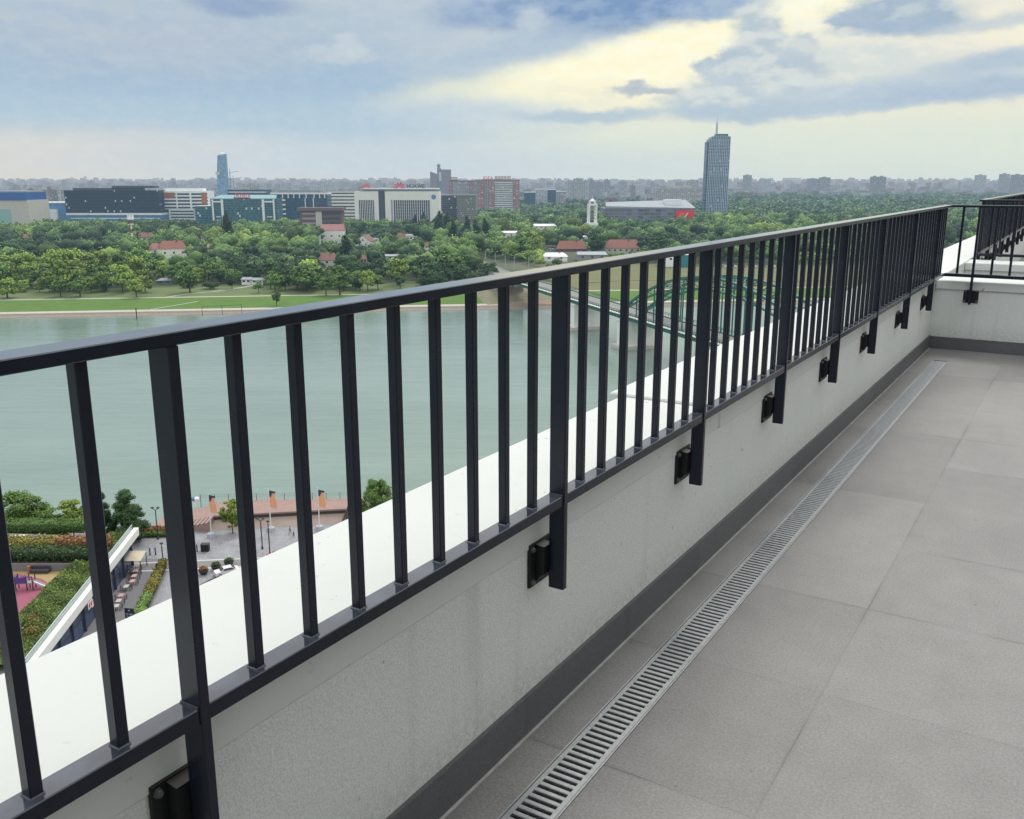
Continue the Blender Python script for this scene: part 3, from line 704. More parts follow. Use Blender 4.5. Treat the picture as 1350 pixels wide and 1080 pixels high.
def bands(r, w, z0, z1, n, m, y=-0.25, frac=0.5, x0=None, x1=None, name='window_band', gaps=()):
    fh = (z1 - z0) / n; x0 = -w / 2 + 1.2 if x0 is None else x0; x1 = w / 2 - 1.2 if x1 is None else x1
    for k in range(n):
        mb = MB(); zz = z0 + fh * (k + 0.5 - frac / 2); seg = [x0]
        for a, b_ in gaps: seg += [a, b_]
        seg.append(x1)
        for i in range(0, len(seg), 2): mb.box(seg[i], seg[i + 1], y, 0.02, zz, zz + fh * frac)
        mb.build(name, m, r)

# --- far left retail block: blue fascia over pale wall, mint corner
V = 1330; r, w, H = bld('retail_hall', 'pale hall with a deep blue fascia and mint green corner at the left edge', -60, 35, 253.5, V)
h1 = hz(0, 264, V); MB().box(-w / 2, w / 2, 0, 60, 0, h1).build('wall', beige_w, r); MB().box(-w / 2 - .8, w / 2 - 2, -1.2, 58, h1, H).build('fascia', blue_p, r)
MB().box(-w / 2, w / 2 - 26, -0.6, -0.02, 0, hz(0, 276, V)).build('panel', mint_p, r); MB().box(-w / 2, w / 2 - 3, 4, 56, H, H + 1.6).build('roof', pale_roof, r)
r, w, H = bld('retail_hall', 'low light blue hall with a white roof edge left of the dark glass block', 37, 88, 268, 1480)
MB().box(-w / 2, w / 2, 0, 50, 0, H).build('wall', lblue_p, r); MB().box(-w / 2 - .5, w / 2, -1.2, 51, H, H + 1.4).build('roof', white_w, r); MB().box(-w / 2, w / 4, -6, -0.05, 0, hz(60, 276, 1480)).build('annex', white_w, r)
# --- dark glass block with lit rooms on a blue podium
V = 1420; r, w, H = bld('office_block', 'long dark navy glass office block with scattered lit windows over a blue podium', 84, 209, 251, V)
zb = hz(150, 281, V); MB().box(-w / 2, w / 2, 0, 34, zb, H).build('wall', navy_l, r); MB().box(-w / 2, w / 2 + 1, -1.0, 35, zb - 3, zb - .02).build('ledge', white_w, r)
MB().box(-w / 2 + 3, w / 2, 1, 33, 0, zb - 3.02).build('podium', lblue_p, r); MB().box(-w / 2 + 10, w / 2 - 30, 8, 26, H, H + 3.2).build('roof', dgrey_w, r)
bands(r, w, 0, zb - 4, 2, white_w, y=0.6, frac=0.15, x0=-w / 2 + 6, x1=w / 2 - 2, name='cornice')
mb = MB(); mb.box(w / 2 - 72, w / 2 - 8, 6, 24, H + 3.21, H + 6.5); mb.build('plant_room', dgrey_w, r)
# --- white striped office with rust panels
V = 1440; r, w, H = bld('office_block', 'white office building with dark window stripes and rust orange panels', 209, 274, 252, V)
zl = hz(240, 276, V); x2 = lx(254, V, 209, 274); x1 = lx(221, V, 209, 274)
MB().box(-w / 2, w / 2, 0, 30, zl, H).build('wall', white_w, r); MB().box(x1, x2, 0.5, 30, 0, zl - .02).build('wall', white_w, r)
bands(r, w, zl, H - 2, 5, win_d, frac=0.5, gaps=[(-w / 2 + w * .34, -w / 2 + w * .37), (-w / 2 + w * .62, -w / 2 + w * .66)])
bands(r, w, 2, zl - 1, 5, win_d, y=0.2, frac=0.5, x0=x1 + 1.5, x1=x2 - 1)
for a, b_, z0, z1 in ((0.02, 0.32, .62, .92), (0.86, 0.97, .3, .92)):
    MB().box(-w / 2 + w * a, -w / 2 + w * b_, -0.5, -0.27, zl + (H - zl) * z0, zl + (H - zl) * z1).build('panel', orange_p, r)
MB().box(-w / 2 + 6, w / 2 - 10, 6, 24, H, H + 4).build('roof', white_w, r)
# --- green glass offices with white frames and red letters
V = 1400; r, w, H = bld('office_block', 'green glass office building with tall white portal frames and red lettering on its roof', 277, 364, 262, V)
MB().box(-w / 2, w / 2, 0, 36, 0, H).build('wall', teal_g, r)
mb = MB(); mb.prism([(-w / 2 + 1, 1), (w / 2 - 1, 1), (w / 2 - 6, 30), (-w / 2 + 6, 30)], H, [H + .1, H + .1, H + 5, H + 5]); mb.build('roof', mat('glass_roof', (0.22, 0.40, 0.42), 0.3, haze=True), r)
for a, b_ in ((279, 281), (291, 294), (345, 348), (359.5, 361.5)):
    MB().box(lx(a, V, 277, 364), lx(b_, V, 277, 364), -1.6, -0.02, 0, H - 1).build('frame_pillar', white_w, r)
for a, b_ in ((281.05, 290.95), (348.05, 359.45)):
    MB().box(lx(a, V, 277, 364), lx(b_, V, 277, 364), -1.5, -0.02, H - 5.5, H - 3.5).build('frame_beam', white_w, r)
    bands(r, w, 3, H * 0.42, 3, white_w, y=-1.2, frac=0.25, x0=lx(a, V, 277, 364) + 3, x1=lx(b_, V, 277, 364) - 2, name='balcony')
MB().box(-w / 2, w / 2, -3, -0.02, 0, 2.6).build('canopy', white_w, r)
sb = MB(); xs = lx(309, V, 277, 364); rr = random.Random(4)
for k in range(8):      # red letters, too small in the picture to read as words
    x = xs + k * 2.95
    sb.box(x, x + 0.7, -0.5, 0.1, H + 1.2, H + 7.0); sb.box(x + 0.7, x + 2.2, -0.5, 0.1, H + 6.0, H + 7.0)
    if k % 2: sb.box(x + 0.7, x + 2.0, -0.5, 0.1, H + 3.6, H + 4.6)
    if k % 3 != 1: sb.box(x + 0.7, x + 2.2, -0.5, 0.1, H + 1.2, H + 2.2)
    else: sb.box(x + 1.6, x + 2.3, -0.5, 0.1, H + 1.2, H + 5.0)
sb.build('sign_lettering', red_sign, r); MB().box(xs - 1, xs + 24, -0.2, 0.3, H - 0.5, H + 1.19).build('sign_frame', dgrey_w, r)
r, w, H = bld('office_block', 'low green glass wing left of the portal framed offices', 257, 280, 272, 1415); MB().box(-w / 2, w / 2, 0, 25, 0, H).build('wall', teal_g, r); MB().box(-w / 2, w / 2, -.5, 25, H, H + 1).build('roof', white_w, r)
r, w, H = bld('office_block', 'grey office block behind the red letters of the green glass offices', 300, 352, 250, 1640); MB().box(-w / 2, w / 2, 0, 30, 0, H).build('wall', navy_g, r); bands(r, w, H * .5, H, 3, white_w, frac=.18, name='cornice')
# --- blue glass offices with white columns
V = 1480; r, w, H = bld('office_block', 'blue glass office building with white top frame and columns', 357, 431, 254, V)
MB().box(-w / 2, w / 2, 0, 34, 0, H).build('wall', navy_g, r); MB().box(-w / 2 - .5, w / 2 + .5, -1.4, 35, H - 2.5, H).build('cornice', white_w, r)
for q in (0.20, 0.30, 0.40, 0.50, 0.62, 0.76, 0.86, 0.95): MB().box(-w / 2 + w * q, -w / 2 + w * q + 1.4, -1.2, -0.02, H - 8.5, H - 2.52).build('column', white_w, r)
for q in (0.60, 0.745): MB().box(-w / 2 + w * q, -w / 2 + w * q + 1.2, -1.25, -0.02, 0, H - 8.52).build('column', white_w, r)
bands(r, w, 6, H - 8, 5, white_w, y=-1.0, frac=0.35, x0=-w / 2 + w * .19, x1=-w / 2 + w * .25, name='balcony')
MB().box(-w / 2 + 8, w / 2 - 12, 8, 26, H, H + 4).build('roof', pale_roof, r)
# --- striped beige block
V = 1560; r, w, H = bld('office_block', 'beige block with thin dark window stripes behind the brown slab', 430, 469, 252, V); MB().box(-w / 2, w / 2, 0, 30, 0, H).build('wall', cream_w, r); bands(r, w, 2, H - 1, 9, win_d, frac=0.36)
MB().box(-w / 2 - .5, w / 2 + .5, -.6, 30, H, H + 1).build('roof', grey_w, r)
# --- brown slab
V = 1260; r, w, H = bld('office_block', 'low brown slab with a flat overhanging roof and a pale stair tower', 392, 452, 278, V)
MB().box(-w / 2 + 3, w / 2 - 2, 0, 22, 0, H - .02).build('wall', brown_w, r); MB().box(-w / 2, w / 2, -3, 24, H, H + 4).build('roof', mat('plum_roof', (0.20, 0.12, 0.13), 0.8, haze=True), r)
MB().box(-6, 2, -1.5, -0.02, 0, H - 1).build('stair_tower', beige_w, r); bands(r, w, 2, H - .5, 4, mat('pink_sill', (0.42, 0.33, 0.31), 0.8, haze=True), frac=0.38, x0=-w / 2 + 6, x1=-6.5, name='parapet_band'); bands(r, w, 2, H - .5, 4, win_d, frac=0.4, x0=3, x1=w / 2 - 4)
# --- the white framed palace-like office
V = 1430; r, w, H = bld('office_palace', 'white stone office with framed dark window grids and red petal logos on its roof', 467, 578, 252.5, V)
X = lambda px: lx(px, V, 467, 578)
mb = MB(); mb.box(X(467), X(498.5), 0, 40, 0, H); mb.build('wall', cream_w, r)
mb = MB(); mb.box(X(507.5), X(578.5), -2, 40, 0, H); mb.build('wall', cream_w, r)
MB().box(X(498.6), X(507.4), 3, 38, 0, H + .5).build('recess', dgrey_w, r)
MB().box(X(472), X(578.5), 2, 38, H + .51, H + 3.2).build('roof', grey_w, r); MB().box(X(478), X(577), -1, 36, H + 3.21, H + 4.6).build('roof_edge', white_w, r)
def grid(xa, xb, z0, z1, nx, nz, y):
    MB().box(xa, xb, y - .25, y + .3, z0, z1).build('window_grid', win_g, r)
    for k in range(nx + 1): MB().box(xa + (xb - xa) * k / nx - .33, xa + (xb - xa) * k / nx + .33, y - .9, y - .26, z0, z1).build('mullion', white_w, r)
    for k in range(nz + 1): MB().box(xa, xb, y - .7, y - .255, z0 + (z1 - z0) * k / nz - .25, z0 + (z1 - z0) * k / nz + .25).build('transom', grey_w, r)
grid(X(472.5), X(493), 2, H - (hz(480, 252.5, V) - hz(480, 264, V)), 9, 8, -0.06); grid(X(518.5), X(566.5), 2, H - (hz(540, 252.5, V) - hz(540, 264, V)), 17, 8, -2.06)
MB().box(X(515.5), X(517), -2.6, -2.02, 0, H - 12).build('pilaster', grey_w, r)
cb = MB(); n = 18; cc = (X(571.5), H - 8.0)
cb.add([(cc[0] + 3.6 * math.cos(2 * PI * k / n), -2.3, cc[1] + 3.6 * math.sin(2 * PI * k / n)) for k in range(n)] + [(cc[0] + 3.6 * math.cos(2 * PI * k / n), -2.02, cc[1] + 3.6 * math.sin(2 * PI * k / n)) for k in range(n)], [tuple(range(n))] + [(k, (k + 1) % n, n + (k + 1) % n, n + k) for k in range(n)])
cb.build('emblem', lblue_p, r)
petals(r, (X(526), 4, H + 4.4), 9.4); petals(r, (X(480.5), 18, H + 4.4), 7.6)
text('HUAWEI', 8.2, mat('dim_sign_letter', (0.025, 0.027, 0.035), 0.6, haze=True), r, (X(548.3), 4, H + 4.8), sx=0.9)
# --- grey blocks right of it
V = 1500; r, w, H = bld('office_block', 'dark grey glass block right of the white framed offices', 579, 603, 258, V); MB().box(-w / 2, w / 2, 0, 26, 0, H).build('wall', facade('slate_glass', (0.10, 0.11, 0.13), (0.04, 0.05, 0.07), 3.4, 3, (0.2, 0.8), (0.08, .92), 0.02), r); MB().box(-w / 2, w / 2, -.5, 26, H, H + 1.2).build('roof', grey_w, r)
V = 1470; r, w, H = bld('office_block', 'olive grey office block with speckled windows below the brick red flats', 602, 627, 258, V); MB().box(-w / 2, w / 2, 0, 26, 0, H).build('wall', facade('speckled', (0.24, 0.24, 0.20), (0.10, 0.11, 0.11), 3.2, 2.2, (.3, .75), (.2, .8), 0.04), r); MB().box(-w / 2 - .5, w / 2 + .5, -.8, 27, H, H + 1.2).build('roof', grey_w, r)
# --- brick red residential blocks with roof signs
redf = facade('red_flats', (0.42, 0.17, 0.15), (0.34, 0.33, 0.34), 2.9, 5.2, (0.22, 0.78), (0.3, 0.95), 0.10, 0.6)
greyf = facade('grey_flats', (0.42, 0.42, 0.42), (0.16, 0.17, 0.20), 2.9, 4.0, (0.3, 0.8), (0.2, 0.85), 0.05, 0.5)
V = 1900
def flats(label, px0, px1, yt, v, cols):
    r, w, H = bld('apartment_block', label, px0, px1, yt, v)
    MB().box(-w / 2, w / 2, 0, 18, 0, H).build('wall', greyf, r)
    for a, b_, dz in cols: MB().box(-w / 2 + w * a, -w / 2 + w * b_, -3, -0.02, 0, H + dz).build('stair_bay', redf, r)
    MB().box(-w / 2 - .5, w / 2 + .5, -.5, 19, H + .01, H + 1.4).build('roof', brown_r, r); return r, w, H
r, w, H = flats('brick red and grey flats with a small framed sign board on top', 592, 628, 239, 1980, ((0, .1, -1), (.78, .9, -1)))
MB().box(-w / 2 + 3, -w / 2 + 17, 4, 5, H + 1.5, H + 8).build('sign_board', brown_r, r); MB().box(-w / 2 + 4, -w / 2 + 16, 3.6, 3.98, H + 3, H + 6.6).build('sign_face', white_sign, r)
r, w, H = flats('tall grey and brick red flats carrying a long red roof sign', 627, 685, 238, 1850, ((.06, .2, -1), (.30, .42, -2), (.86, 1.0, -1)))
bands(r, w, 3, H - 2, 15, white_w, y=-1.0, frac=0.3, x0=-w / 2 + w * .43, x1=w / 2 - w * .15, name='balcony')
text('IDEA', 8.6, red_sign, r, (-w / 2 + 24, 3, H + 1.6), sx=1.05)
sb = MB()
for k in range(11): sb.box(-w / 2 + 37 + k * 2.9, -w / 2 + 39 + k * 2.9, 2.6, 3.2, H + 2.6, H + 7.2); sb.box(-w / 2 + 37 + k * 2.9, -w / 2 + 39.2 + k * 2.9, 2.6, 3.2, H + 7.21, H + 8.2)
sb.build('sign_lettering', mat('faded_sign', (0.55, 0.30, 0.27), 0.7, haze=True), r); MB().box(-w / 2 + 12, -w / 2 + 70, 3.3, 3.8, H + 1.45, H + 2.3).build('sign_frame', grey_w, r)
# --- twin gate tower
V = 3300; r, w, H = bld('gate_tower', 'twin concrete towers joined near the top, with a round crown, rising behind the red flats', 567, 594, 226, V)
gate_m = facade('gate_concrete', (0.33, 0.26, 0.28), (0.20, 0.17, 0.20), 3.4, 4.2, (0.3, 0.8), (0.2, 0.8)); xg = lambda px: lx(px, V, 567, 594)
H1 = hz(570, 227, V); MB().prism([(xg(567), 0), (xg(575.5), 0), (xg(575.5), 22), (xg(567), 22)], 0, [H1 + 2, H1 - 6, H1 - 6, H1 + 2]).build('wall', gate_m, r)
MB().box(xg(581), xg(594), 0, 26, 0, hz(590, 223.5, V)).build('wall', gate_m, r)
MB().box(xg(576), xg(580.6), 8, 24, 0, hz(578, 221, V)).build('stair_tower', grey_w, r); MB().box(xg(578.6), xg(581.6), -1, -0.02, hz(580, 239, V), hz(580, 227, V)).build('banner', white_sign, r)
MB().lathe([(3, 0), (6.5, 5), (6.5, 9), (3.5, 12), (0.6, 14)], (xg(578), 16, hz(578, 221, V) + .02), 14).build('crown_room', grey_w, r)
# --- glass tower on the left
V = 2700; r, w, H = bld('glass_tower', 'slim blue glass tower with a rounded top standing alone on the skyline', 280, 296, 204, V)
gl = facade('tower_glass', (0.30, 0.44, 0.56), (0.19, 0.36, 0.52), 3.8, 2.5, (0.08, 0.95), (0.05, 0.95), 0.0, 0.1); pts = []
mb = MB(); n = 20; lv = 12; vs = []
for i in range(lv + 1):
    q = i / lv; a0 = w * (0.50 - 0.14 * q ** 1.4)
    for k in range(n):
        t = 2 * PI * k / n; sx = math.copysign(abs(math.cos(t)) ** 0.55, math.cos(t)); sy = math.copysign(abs(math.sin(t)) ** 0.55, math.sin(t))
        c_, s_ = math.cos(0.10 * q), math.sin(0.10 * q); xx, yy = a0 * sx, a0 * 0.85 * sy; vs.append((xx * c_ - yy * s_ + w * .19 * q, yy * c_ + xx * s_ + 12, H * q * (1.0 if i < lv else 1.0) + (2.0 * sx if i == lv else 0)))
mb.add(vs, [(i * n + k, i * n + (k + 1) % n, (i + 1) * n + (k + 1) % n, (i + 1) * n + k) for i in range(lv) for k in range(n)] + [tuple(range(lv * n, lv * n + n))]); mb.build('wall', gl, r)
MB().lathe([(w * .30, 0), (w * .24, 5), (w * .1, 7.5)], (w * .19, 12, H - 1.5), 14).build('roof', white_w, r); MB().box(-w * .30, w * .02, -w * .42 + 8, -w * .36 + 10, H * .60, H * .66).build('sign_face', white_sign, r)
# --- white crane-side blocks, cranes
for px, yt, yb, l in ((302.5, 222, 252, 'taller thin construction crane beside the blue glass tower'), (307, 231, 252, 'shorter construction crane beside the blue glass tower')):
    u, z = uz_at(px, yt, 2900); r = thing('tower_crane', l, 'crane', (*W(u, 2900)[:2], -66), YAW + .4); h_ = z + 66
    MB().bar((0, 0, 0), (0, 0, h_ * .88), 1.9, 1.9).build('mast', grey_w, r); MB().bar((-10, 0, h_ * .86), (26, 0, h_ * .92), 1.3, 1.3).build('jib', grey_w, r); MB().bar((0, 0, h_ * .88), (0, 0, h_), 1.2, 1.2).build('peak', grey_w, r)
# --- riverside tower with antenna, and the mall with its red screen
V = 1600; r, w, H = bld('office_tower', 'tall blue grey skyscraper with a fine window grid, slanted top and lattice antenna', 933, 963, 182, V)
tower_g = facade('tower_panels', (0.27, 0.33, 0.41), (0.085, 0.125, 0.185), 4.6, 2.4, (0.25, 0.95), (0.1, 0.9), 0.03, 0.15)
t_side = facade('tower_flank', (0.20, 0.25, 0.31), (0.07, 0.10, 0.14), 4.6, 30, (0.2, 0.9), (0.02, 0.98), 0, 0.2)
f0, f1 = -w / 2 + 3.2, w / 2; Ht = hz(958, 178, V)
wt_ = f1 - f0; prof = [(f0, 0), (f1, 0), (f1, Ht - 2.6), (f0 + wt_ * .62, Ht), (f0 + wt_ * .30, Ht - .6), (f0 + wt_ * .12, Ht - 3.2), (f0, Ht - 8)]; n_ = len(prof)
mb = MB(); mb.add([(x_, y_, z_) for y_ in (0, 26) for x_, z_ in prof], [tuple(range(n_)), tuple(range(2 * n_ - 1, n_ - 1, -1))] + [(q, n_ + q, n_ + (q + 1) % n_, (q + 1) % n_) for q in range(n_)]); mb.build('wall', tower_g, r)
def top_at(x_): return float(np.interp(x_, [p_[0] for p_ in prof[:1:-1]], [p_[1] for p_ in prof[:1:-1]]))
MB().box(-w / 2, f0 - .02, 1.5, 22, 0, Ht - 11).build('side_wing', t_side, r)
MB().prism([(f0 + wt_ * .35, 4), (f1 - 3, 4), (f1 - 3, 22), (f0 + wt_ * .35, 22)], Ht - 3, Ht + 1.8).build('roof', t_side, r)
silver = mat('silver_fin', (0.50, 0.58, 0.67), 0.4, var=0.1, haze=True)
for k in range(13):
    x = f0 + (f1 - f0) * k / 12; top = top_at(x) - .1
    MB().box(x - .45, x + .45, -1.1, -0.02, 0, top).build('fin', silver, r)
for k in range(24):
    zz = 5 + (Ht - 14) * k / 23; MB().box(f0, f1, -0.55, -0.021, zz - .35, zz + .35).build('spandrel', silver if k > 12 else t_side, r)
zt = Ht + 2; za = hz(946, 152, V); xa = lx(946.5, V, 933, 963)
mb = MB()
for s in (-1, 1):
    mb.bar((xa + s * 1.9, 12, zt - 6), (xa + s * .9, 12, zt + (za - zt) * .6), .7, .7); mb.bar((xa, 12 + s * 1.9, zt - 6), (xa, 12 + s * .9, zt + (za - zt) * .6), .7, .7)
for k in range(7): z_ = zt + (za - zt) * .6 * k / 6; mb.box(xa - 1.6, xa + 1.6, 10.6, 13.4, z_ - .35, z_ + .35)
mb.tube([(xa, 12, zt), (xa, 12, zt + (za - zt) * .62), (xa, 12, za)], [1.1, .7, .2], 6); mb.build('antenna', white_sign, r)
V = 1450; r, w, H = bld('shopping_mall', 'long grey shopping centre with a pale roof and a big red screen on its corner', 797, 916, 275, V)
MB().box(-w / 2, w / 2, 0, 70, 0, H).build('wall', facade('mall_wall', (0.24, 0.25, 0.29), (0.15, 0.16, 0.20), 5, 9, (0.1, .9), (0.04, .96), 0.0, 0.4), r)
hr = hz(860, 269, V); MB().prism([(-w / 2 + 2, -1), (w / 2 + 1, -1), (w / 2 - 2, 68), (-w / 2 + 8, 68)], H, [H + 3.5, hr - 6, hr + 5, H + 8]).build('roof', pale_roof, r)
X = lambda px: lx(px, V, 797, 916); MB().box(X(880), X(902), 20, 44, hr - 4, hr + 6).build('plant_room', white_w, r)
zs0, zs1 = hz(903, 291.5, V), hz(903, 277.5, V); MB().box(X(891), X(914.5), -5, -2, zs0, zs1).build('screen', mat('red_screen', (0.85, 0.02, 0.03), 0.4, var=0.03, haze=True), r)
mb = MB(); a, b_ = X(902), X(906); mb.add([(a - 1.6, -5.3, zs0 + 3.4), (a + .6, -5.3, zs0 + 3.4), (b_ + 1.5, -5.3, zs1 - 3.2), (b_ - .7, -5.3, zs1 - 3.2)], [(0, 1, 2, 3)]); mb.build('slash_mark', white_sign, r)
mb = MB(); mb.add([(X(893), -5.25, zs0 + 2.6), (X(898), -5.25, zs0 + 2.6), (X(901), -5.25, zs1 - 2.4), (X(895.5), -5.25, zs1 - 3)], [(0, 1, 2, 3)]); mb.build('orange_patch', mat('orange_light', (0.9, 0.13, 0.03), 0.4, haze=True), r)
for k in (894, 911): MB().box(X(k) - .8, X(k) + .8, -4.2, -2.8, 0, zs0 - .02).build('screen_post', grey_w, r)
# --- white open bell tower
V = 1150; u, z = uz_at(781, 263, V); r = thing('bell_tower', 'tall white open framed bell tower rising from the trees', 'tower', (*W(u, V)[:2], -66), YAW + .12); h_ = z + 66; placed.append((u, V, 8))
zl = hz(781, 296, V); zu = hz(781, 271, V)
for sx in (-1, 1):
    for sy in (-1, 1): MB().box(sx * 4.4 - .9, sx * 4.4 + .9, sy * 4.4 - .9, sy * 4.4 + .9, 0, zu).build('pillar', white_w, r)
MB().box(-6.6, 6.6, -6.6, 6.6, zl - 1, zl + 1.8).build('platform', white_w, r)
MB().box(-5.2, 5.2, -5.2, 5.2, zu + .02, zu + 2).build('cap', white_w, r)
for sx in (-1, 1):
    for sy in (-1, 1): MB().box(sx * 3.2 - .5, sx * 3.2 + .5, sy * 3.2 - .5, sy * 3.2 + .5, zu + 2.02, h_ - 3).build('upper_pillar', white_w, r)
MB().prism([(-3.9, -3.9), (3.9, -3.9), (3.9, 3.9), (-3.9, 3.9)], h_ - 2.98, h_ - 1.6).build('upper_cap', white_w, r); MB().lathe([(3.2, 0), (2.4, 1.2), (0.5, 2.4), (.1, 4)], (0, 0, h_ - 1.59), 12).build('dome', white_w, r)
MB().box(-2.4, 2.4, -2.4, 2.4, 0, zl - 1.05).build('core', grey_w, r)
mb = MB()
for k in range(5): zz = zl + 5 + (zu - zl - 8) * k / 4; mb.bar((-3.6, -4.4, zz), (3.6, -4.4, zz + 2.5), .5, .5); mb.bar((3.6, 4.4, zz), (-3.6, 4.4, zz + 2.5), .5, .5)
mb.build('stairs', grey_w, r)
# --- houses and sheds in the wood
def house(label, px0, px1, yb, yt, v_z, wall, roof, rz=0.0, depth=11, roof_f=0.42, name='house', nwin=3):
    u, v = uv_at((px0 + px1) / 2, yb, v_z); r, w, H = bld(name, label, px0, px1, yt, v, rz, cat=name.replace('_', ' '), base=v_z)
    hw = H * (1 - roof_f); MB().box(-w / 2, w / 2, 0, depth, 0, hw).build('wall', wall, r)
    o = .6; mb = MB(); mb.add([(-w / 2 - o, -o, hw + .01), (w / 2 + o, -o, hw + .01), (w / 2 + o, depth + o, hw + .01), (-w / 2 - o, depth + o, hw + .01), (-w / 2 + min(3, w * .2) * (roof_f > .3), depth / 2, H), (w / 2 - min(3, w * .2) * (roof_f > .3), depth / 2, H)],
        [(0, 1, 5, 4), (2, 3, 4, 5), (1, 2, 5), (3, 0, 4), (3, 2, 1, 0)]); rf = mb.build('roof', roof, r)
    if roof_f > .3: MB().box(w * .15, w * .15 + 1, depth * .4, depth * .4 + 1, hw + (H - hw) * .5, H + .8).build('chimney', brown_w, rf)
    for k in range(nwin):
        x = -w / 2 + w * (k + .5) / nwin; MB().box(x - min(.9, w / nwin * .3), x + min(.9, w / nwin * .3), -.12, .02, hw * .55, hw * .55 + min(1.5, hw * .3)).build('window', win_d, r)
    return r
def gable_house(label, px0, px1, yb, yt, v_z, wall, roof, rz=0.0, depth=12, name='house'):
    """gable end towards the river"""
    u, v = uv_at((px0 + px1) / 2, yb, v_z); r, w, H = bld(name, label, px0, px1, yt, v, rz, cat='house', base=v_z); hw = H * .5
    n = [(-w / 2, 0), (w / 2, 0), (w / 2, hw), (0, H - .25), (-w / 2, hw)]
    MB().add([(x, y, z) for y in (0, depth) for x, z in n], [(0, 1, 2, 3, 4), (9, 8, 7, 6, 5)] + [(i, (i + 5), 5 + (i + 1) % 5, (i + 1) % 5) for i in (0, 1, 4)]).build('wall', wall, r)
    mb = MB()
    for s in (-1, 1): mb.add([(s * (w / 2 + .6), -.6, hw - .35), (0, -.6, H), (0, depth + .6, H), (s * (w / 2 + .6), depth + .6, hw - .35), (s * (w / 2 + .6), -.6, hw - .1), (0, -.6, H + .25), (0, depth + .6, H + .25), (s * (w / 2 + .6), depth + .6, hw - .1)], [(0, 1, 2, 3), (4, 5, 6, 7), (0, 4, 5, 1), (3, 7, 6, 2), (0, 3, 7, 4)])
    mb.build('roof', roof, r)
    for x, z in ((-w * .22, hw * .45), (w * .2, hw * .45), (0, hw * 1.15)): MB().box(x - .7, x + .7, -.12, .02, z - .7, z + .9).build('window', win_d, r)
    return r
pink_r = mat('faded_red_roof', (0.42, 0.20, 0.19), 0.85, var=0.25, scale=0.5, haze=True)
house('cream two storey house with a red tiled hip roof in the wood', 211, 245, 342, 318, -66, cream_w, brick_r, .5, 14, .42)
house('lower white house with a red roof adjoining the cream house on its left', 194, 213, 337, 321, -66, white_w, pink_r, 0, 10, .5)
house('brown roofed cottage almost buried in trees at the left edge of the wood', 27, 41, 320, 309, -66, beige_w, brown_r, .3)
house('small house with a faded red roof peeping from trees under the tall poplar', 270, 281, 333, 322, -66, beige_w, pink_r)
house('pale stone villa with a faded red roof below the brown slab', 421, 452, 322, 296, -66, cream_w, pink_r, 0, 14, .3)
house('brown roofed house beside the big conifer', 416, 445, 352, 334, -66, beige_w, brown_r, .15, 12, .5)
house('small brown roofed house hidden right of the big conifer', 475, 487, 350, 336, -66, beige_w, brown_r)
gable_house('white house with its gable to the river and a brown roof', 467, 489, 326, 310, -66, white_w, brown_r, -.35)
house('flat white outbuilding beside the white gabled house', 489, 503, 321, 314, -66, white_w, pale_roof, 0, 8, .2)
house('house with a rusty roof and a pale yard wall among trees', 521, 536, 318, 307, -66, beige_w, brown_r, 0, 10, .5)
house('cream walled yard building right of the rusty roof', 535, 549, 320, 309, -66, cream_w, pale_roof, 0, 10, .15)
house('green roofed wooden shed at the wood edge on the meadow', 206, 226, 375, 367.5, -66.5, mat('shed_green', (0.14, 0.24, 0.20), .8, haze=True), pale_roof, 0, 9, .35, 'shed', 2)
house('white shed half hidden by bushes behind the meadow, left one', 318, 330, 376, 366, -66.5, white_w, pale_roof, 0, 8, .25, 'shed', 2)
house('white shed half hidden by bushes behind the meadow, right one', 331, 346, 376, 367, -66.5, white_w, pale_roof, 0, 8, .25, 'shed', 2)
house('long low white shed with a pale roof in the wood right of centre', 698, 735, 304, 295.5, -66, cream_w, white_w, 0, 14, .3, 'shed', 6)
house('white flat roofed building above the bright trees, right of the poplars', 661, 687, 315, 305, -66, white_w, white_w, 0, 14, .2, 'shed', 3)
house('small white building behind, up the slope from the long white shed', 683, 698, 284, 278, -66, white_w, white_w, 0, 12, .2, 'shed', 2)
house('long brick red roofed hall left of the dark tree by the bell tower', 734, 774, 332, 318, -66, brown_w, brick_r, 0, 14, .75, 'hall', 4)
house('long brick red roofed hall right of the dark tree by the bell tower', 800, 845, 336, 316.5, -66, beige_w, brick_r, 0, 16, .55, 'hall', 6)
house('small white annex at the foot of the bell tower', 763, 775, 318, 311, -66, white_w, white_w, 0, 9, .2, 'shed', 1)
house('grey flat roofed depot behind the railing left of the right brick hall', 762, 800, 345, 333, -66, grey_w, pale_roof, 0, 22, .25, 'depot', 3)
house('white tent-like depot roof beside the grey depot', 716, 748, 345, 334, -66, white_w, white_w, 0, 16, .4, 'depot', 2)
house('plain white warehouse seen through the railing', 872, 889, 352, 333, -66, white_w, pale_roof, 0, 20, .12, 'warehouse', 2)
house('teal clad warehouse seen through the railing', 891, 912, 352, 334, -66, mat('teal_sheet', (0.03, 0.22, 0.26), .5, haze=True), white_w, 0, 20, .12, 'warehouse', 0)
house('brown roofed building behind the striped mast', 179, 201, 320, 307, -66, beige_w, brown_r, .1, 12, .45)
house('tiny white hut at the wood edge behind the meadow clump', 143, 151, 366, 359, -66.4, white_w, pale_roof, 0, 5, .3, 'shed', 1)
house('flat pale green shed among bushes right of the big conifer', 503, 525, 345, 336, -66, mat('sage_wall', (.45, .50, .43), .8, haze=True), pale_roof, 0, 12, .2, 'shed', 3)
house('white walled house deep in the wood left of the tall poplar', 262, 271, 318, 309, -66, white_w, brown_r, .2)
house('pale house with a tiled roof right of the white gabled house', 556, 568, 330, 320, -66, cream_w, brown_r, -.2)
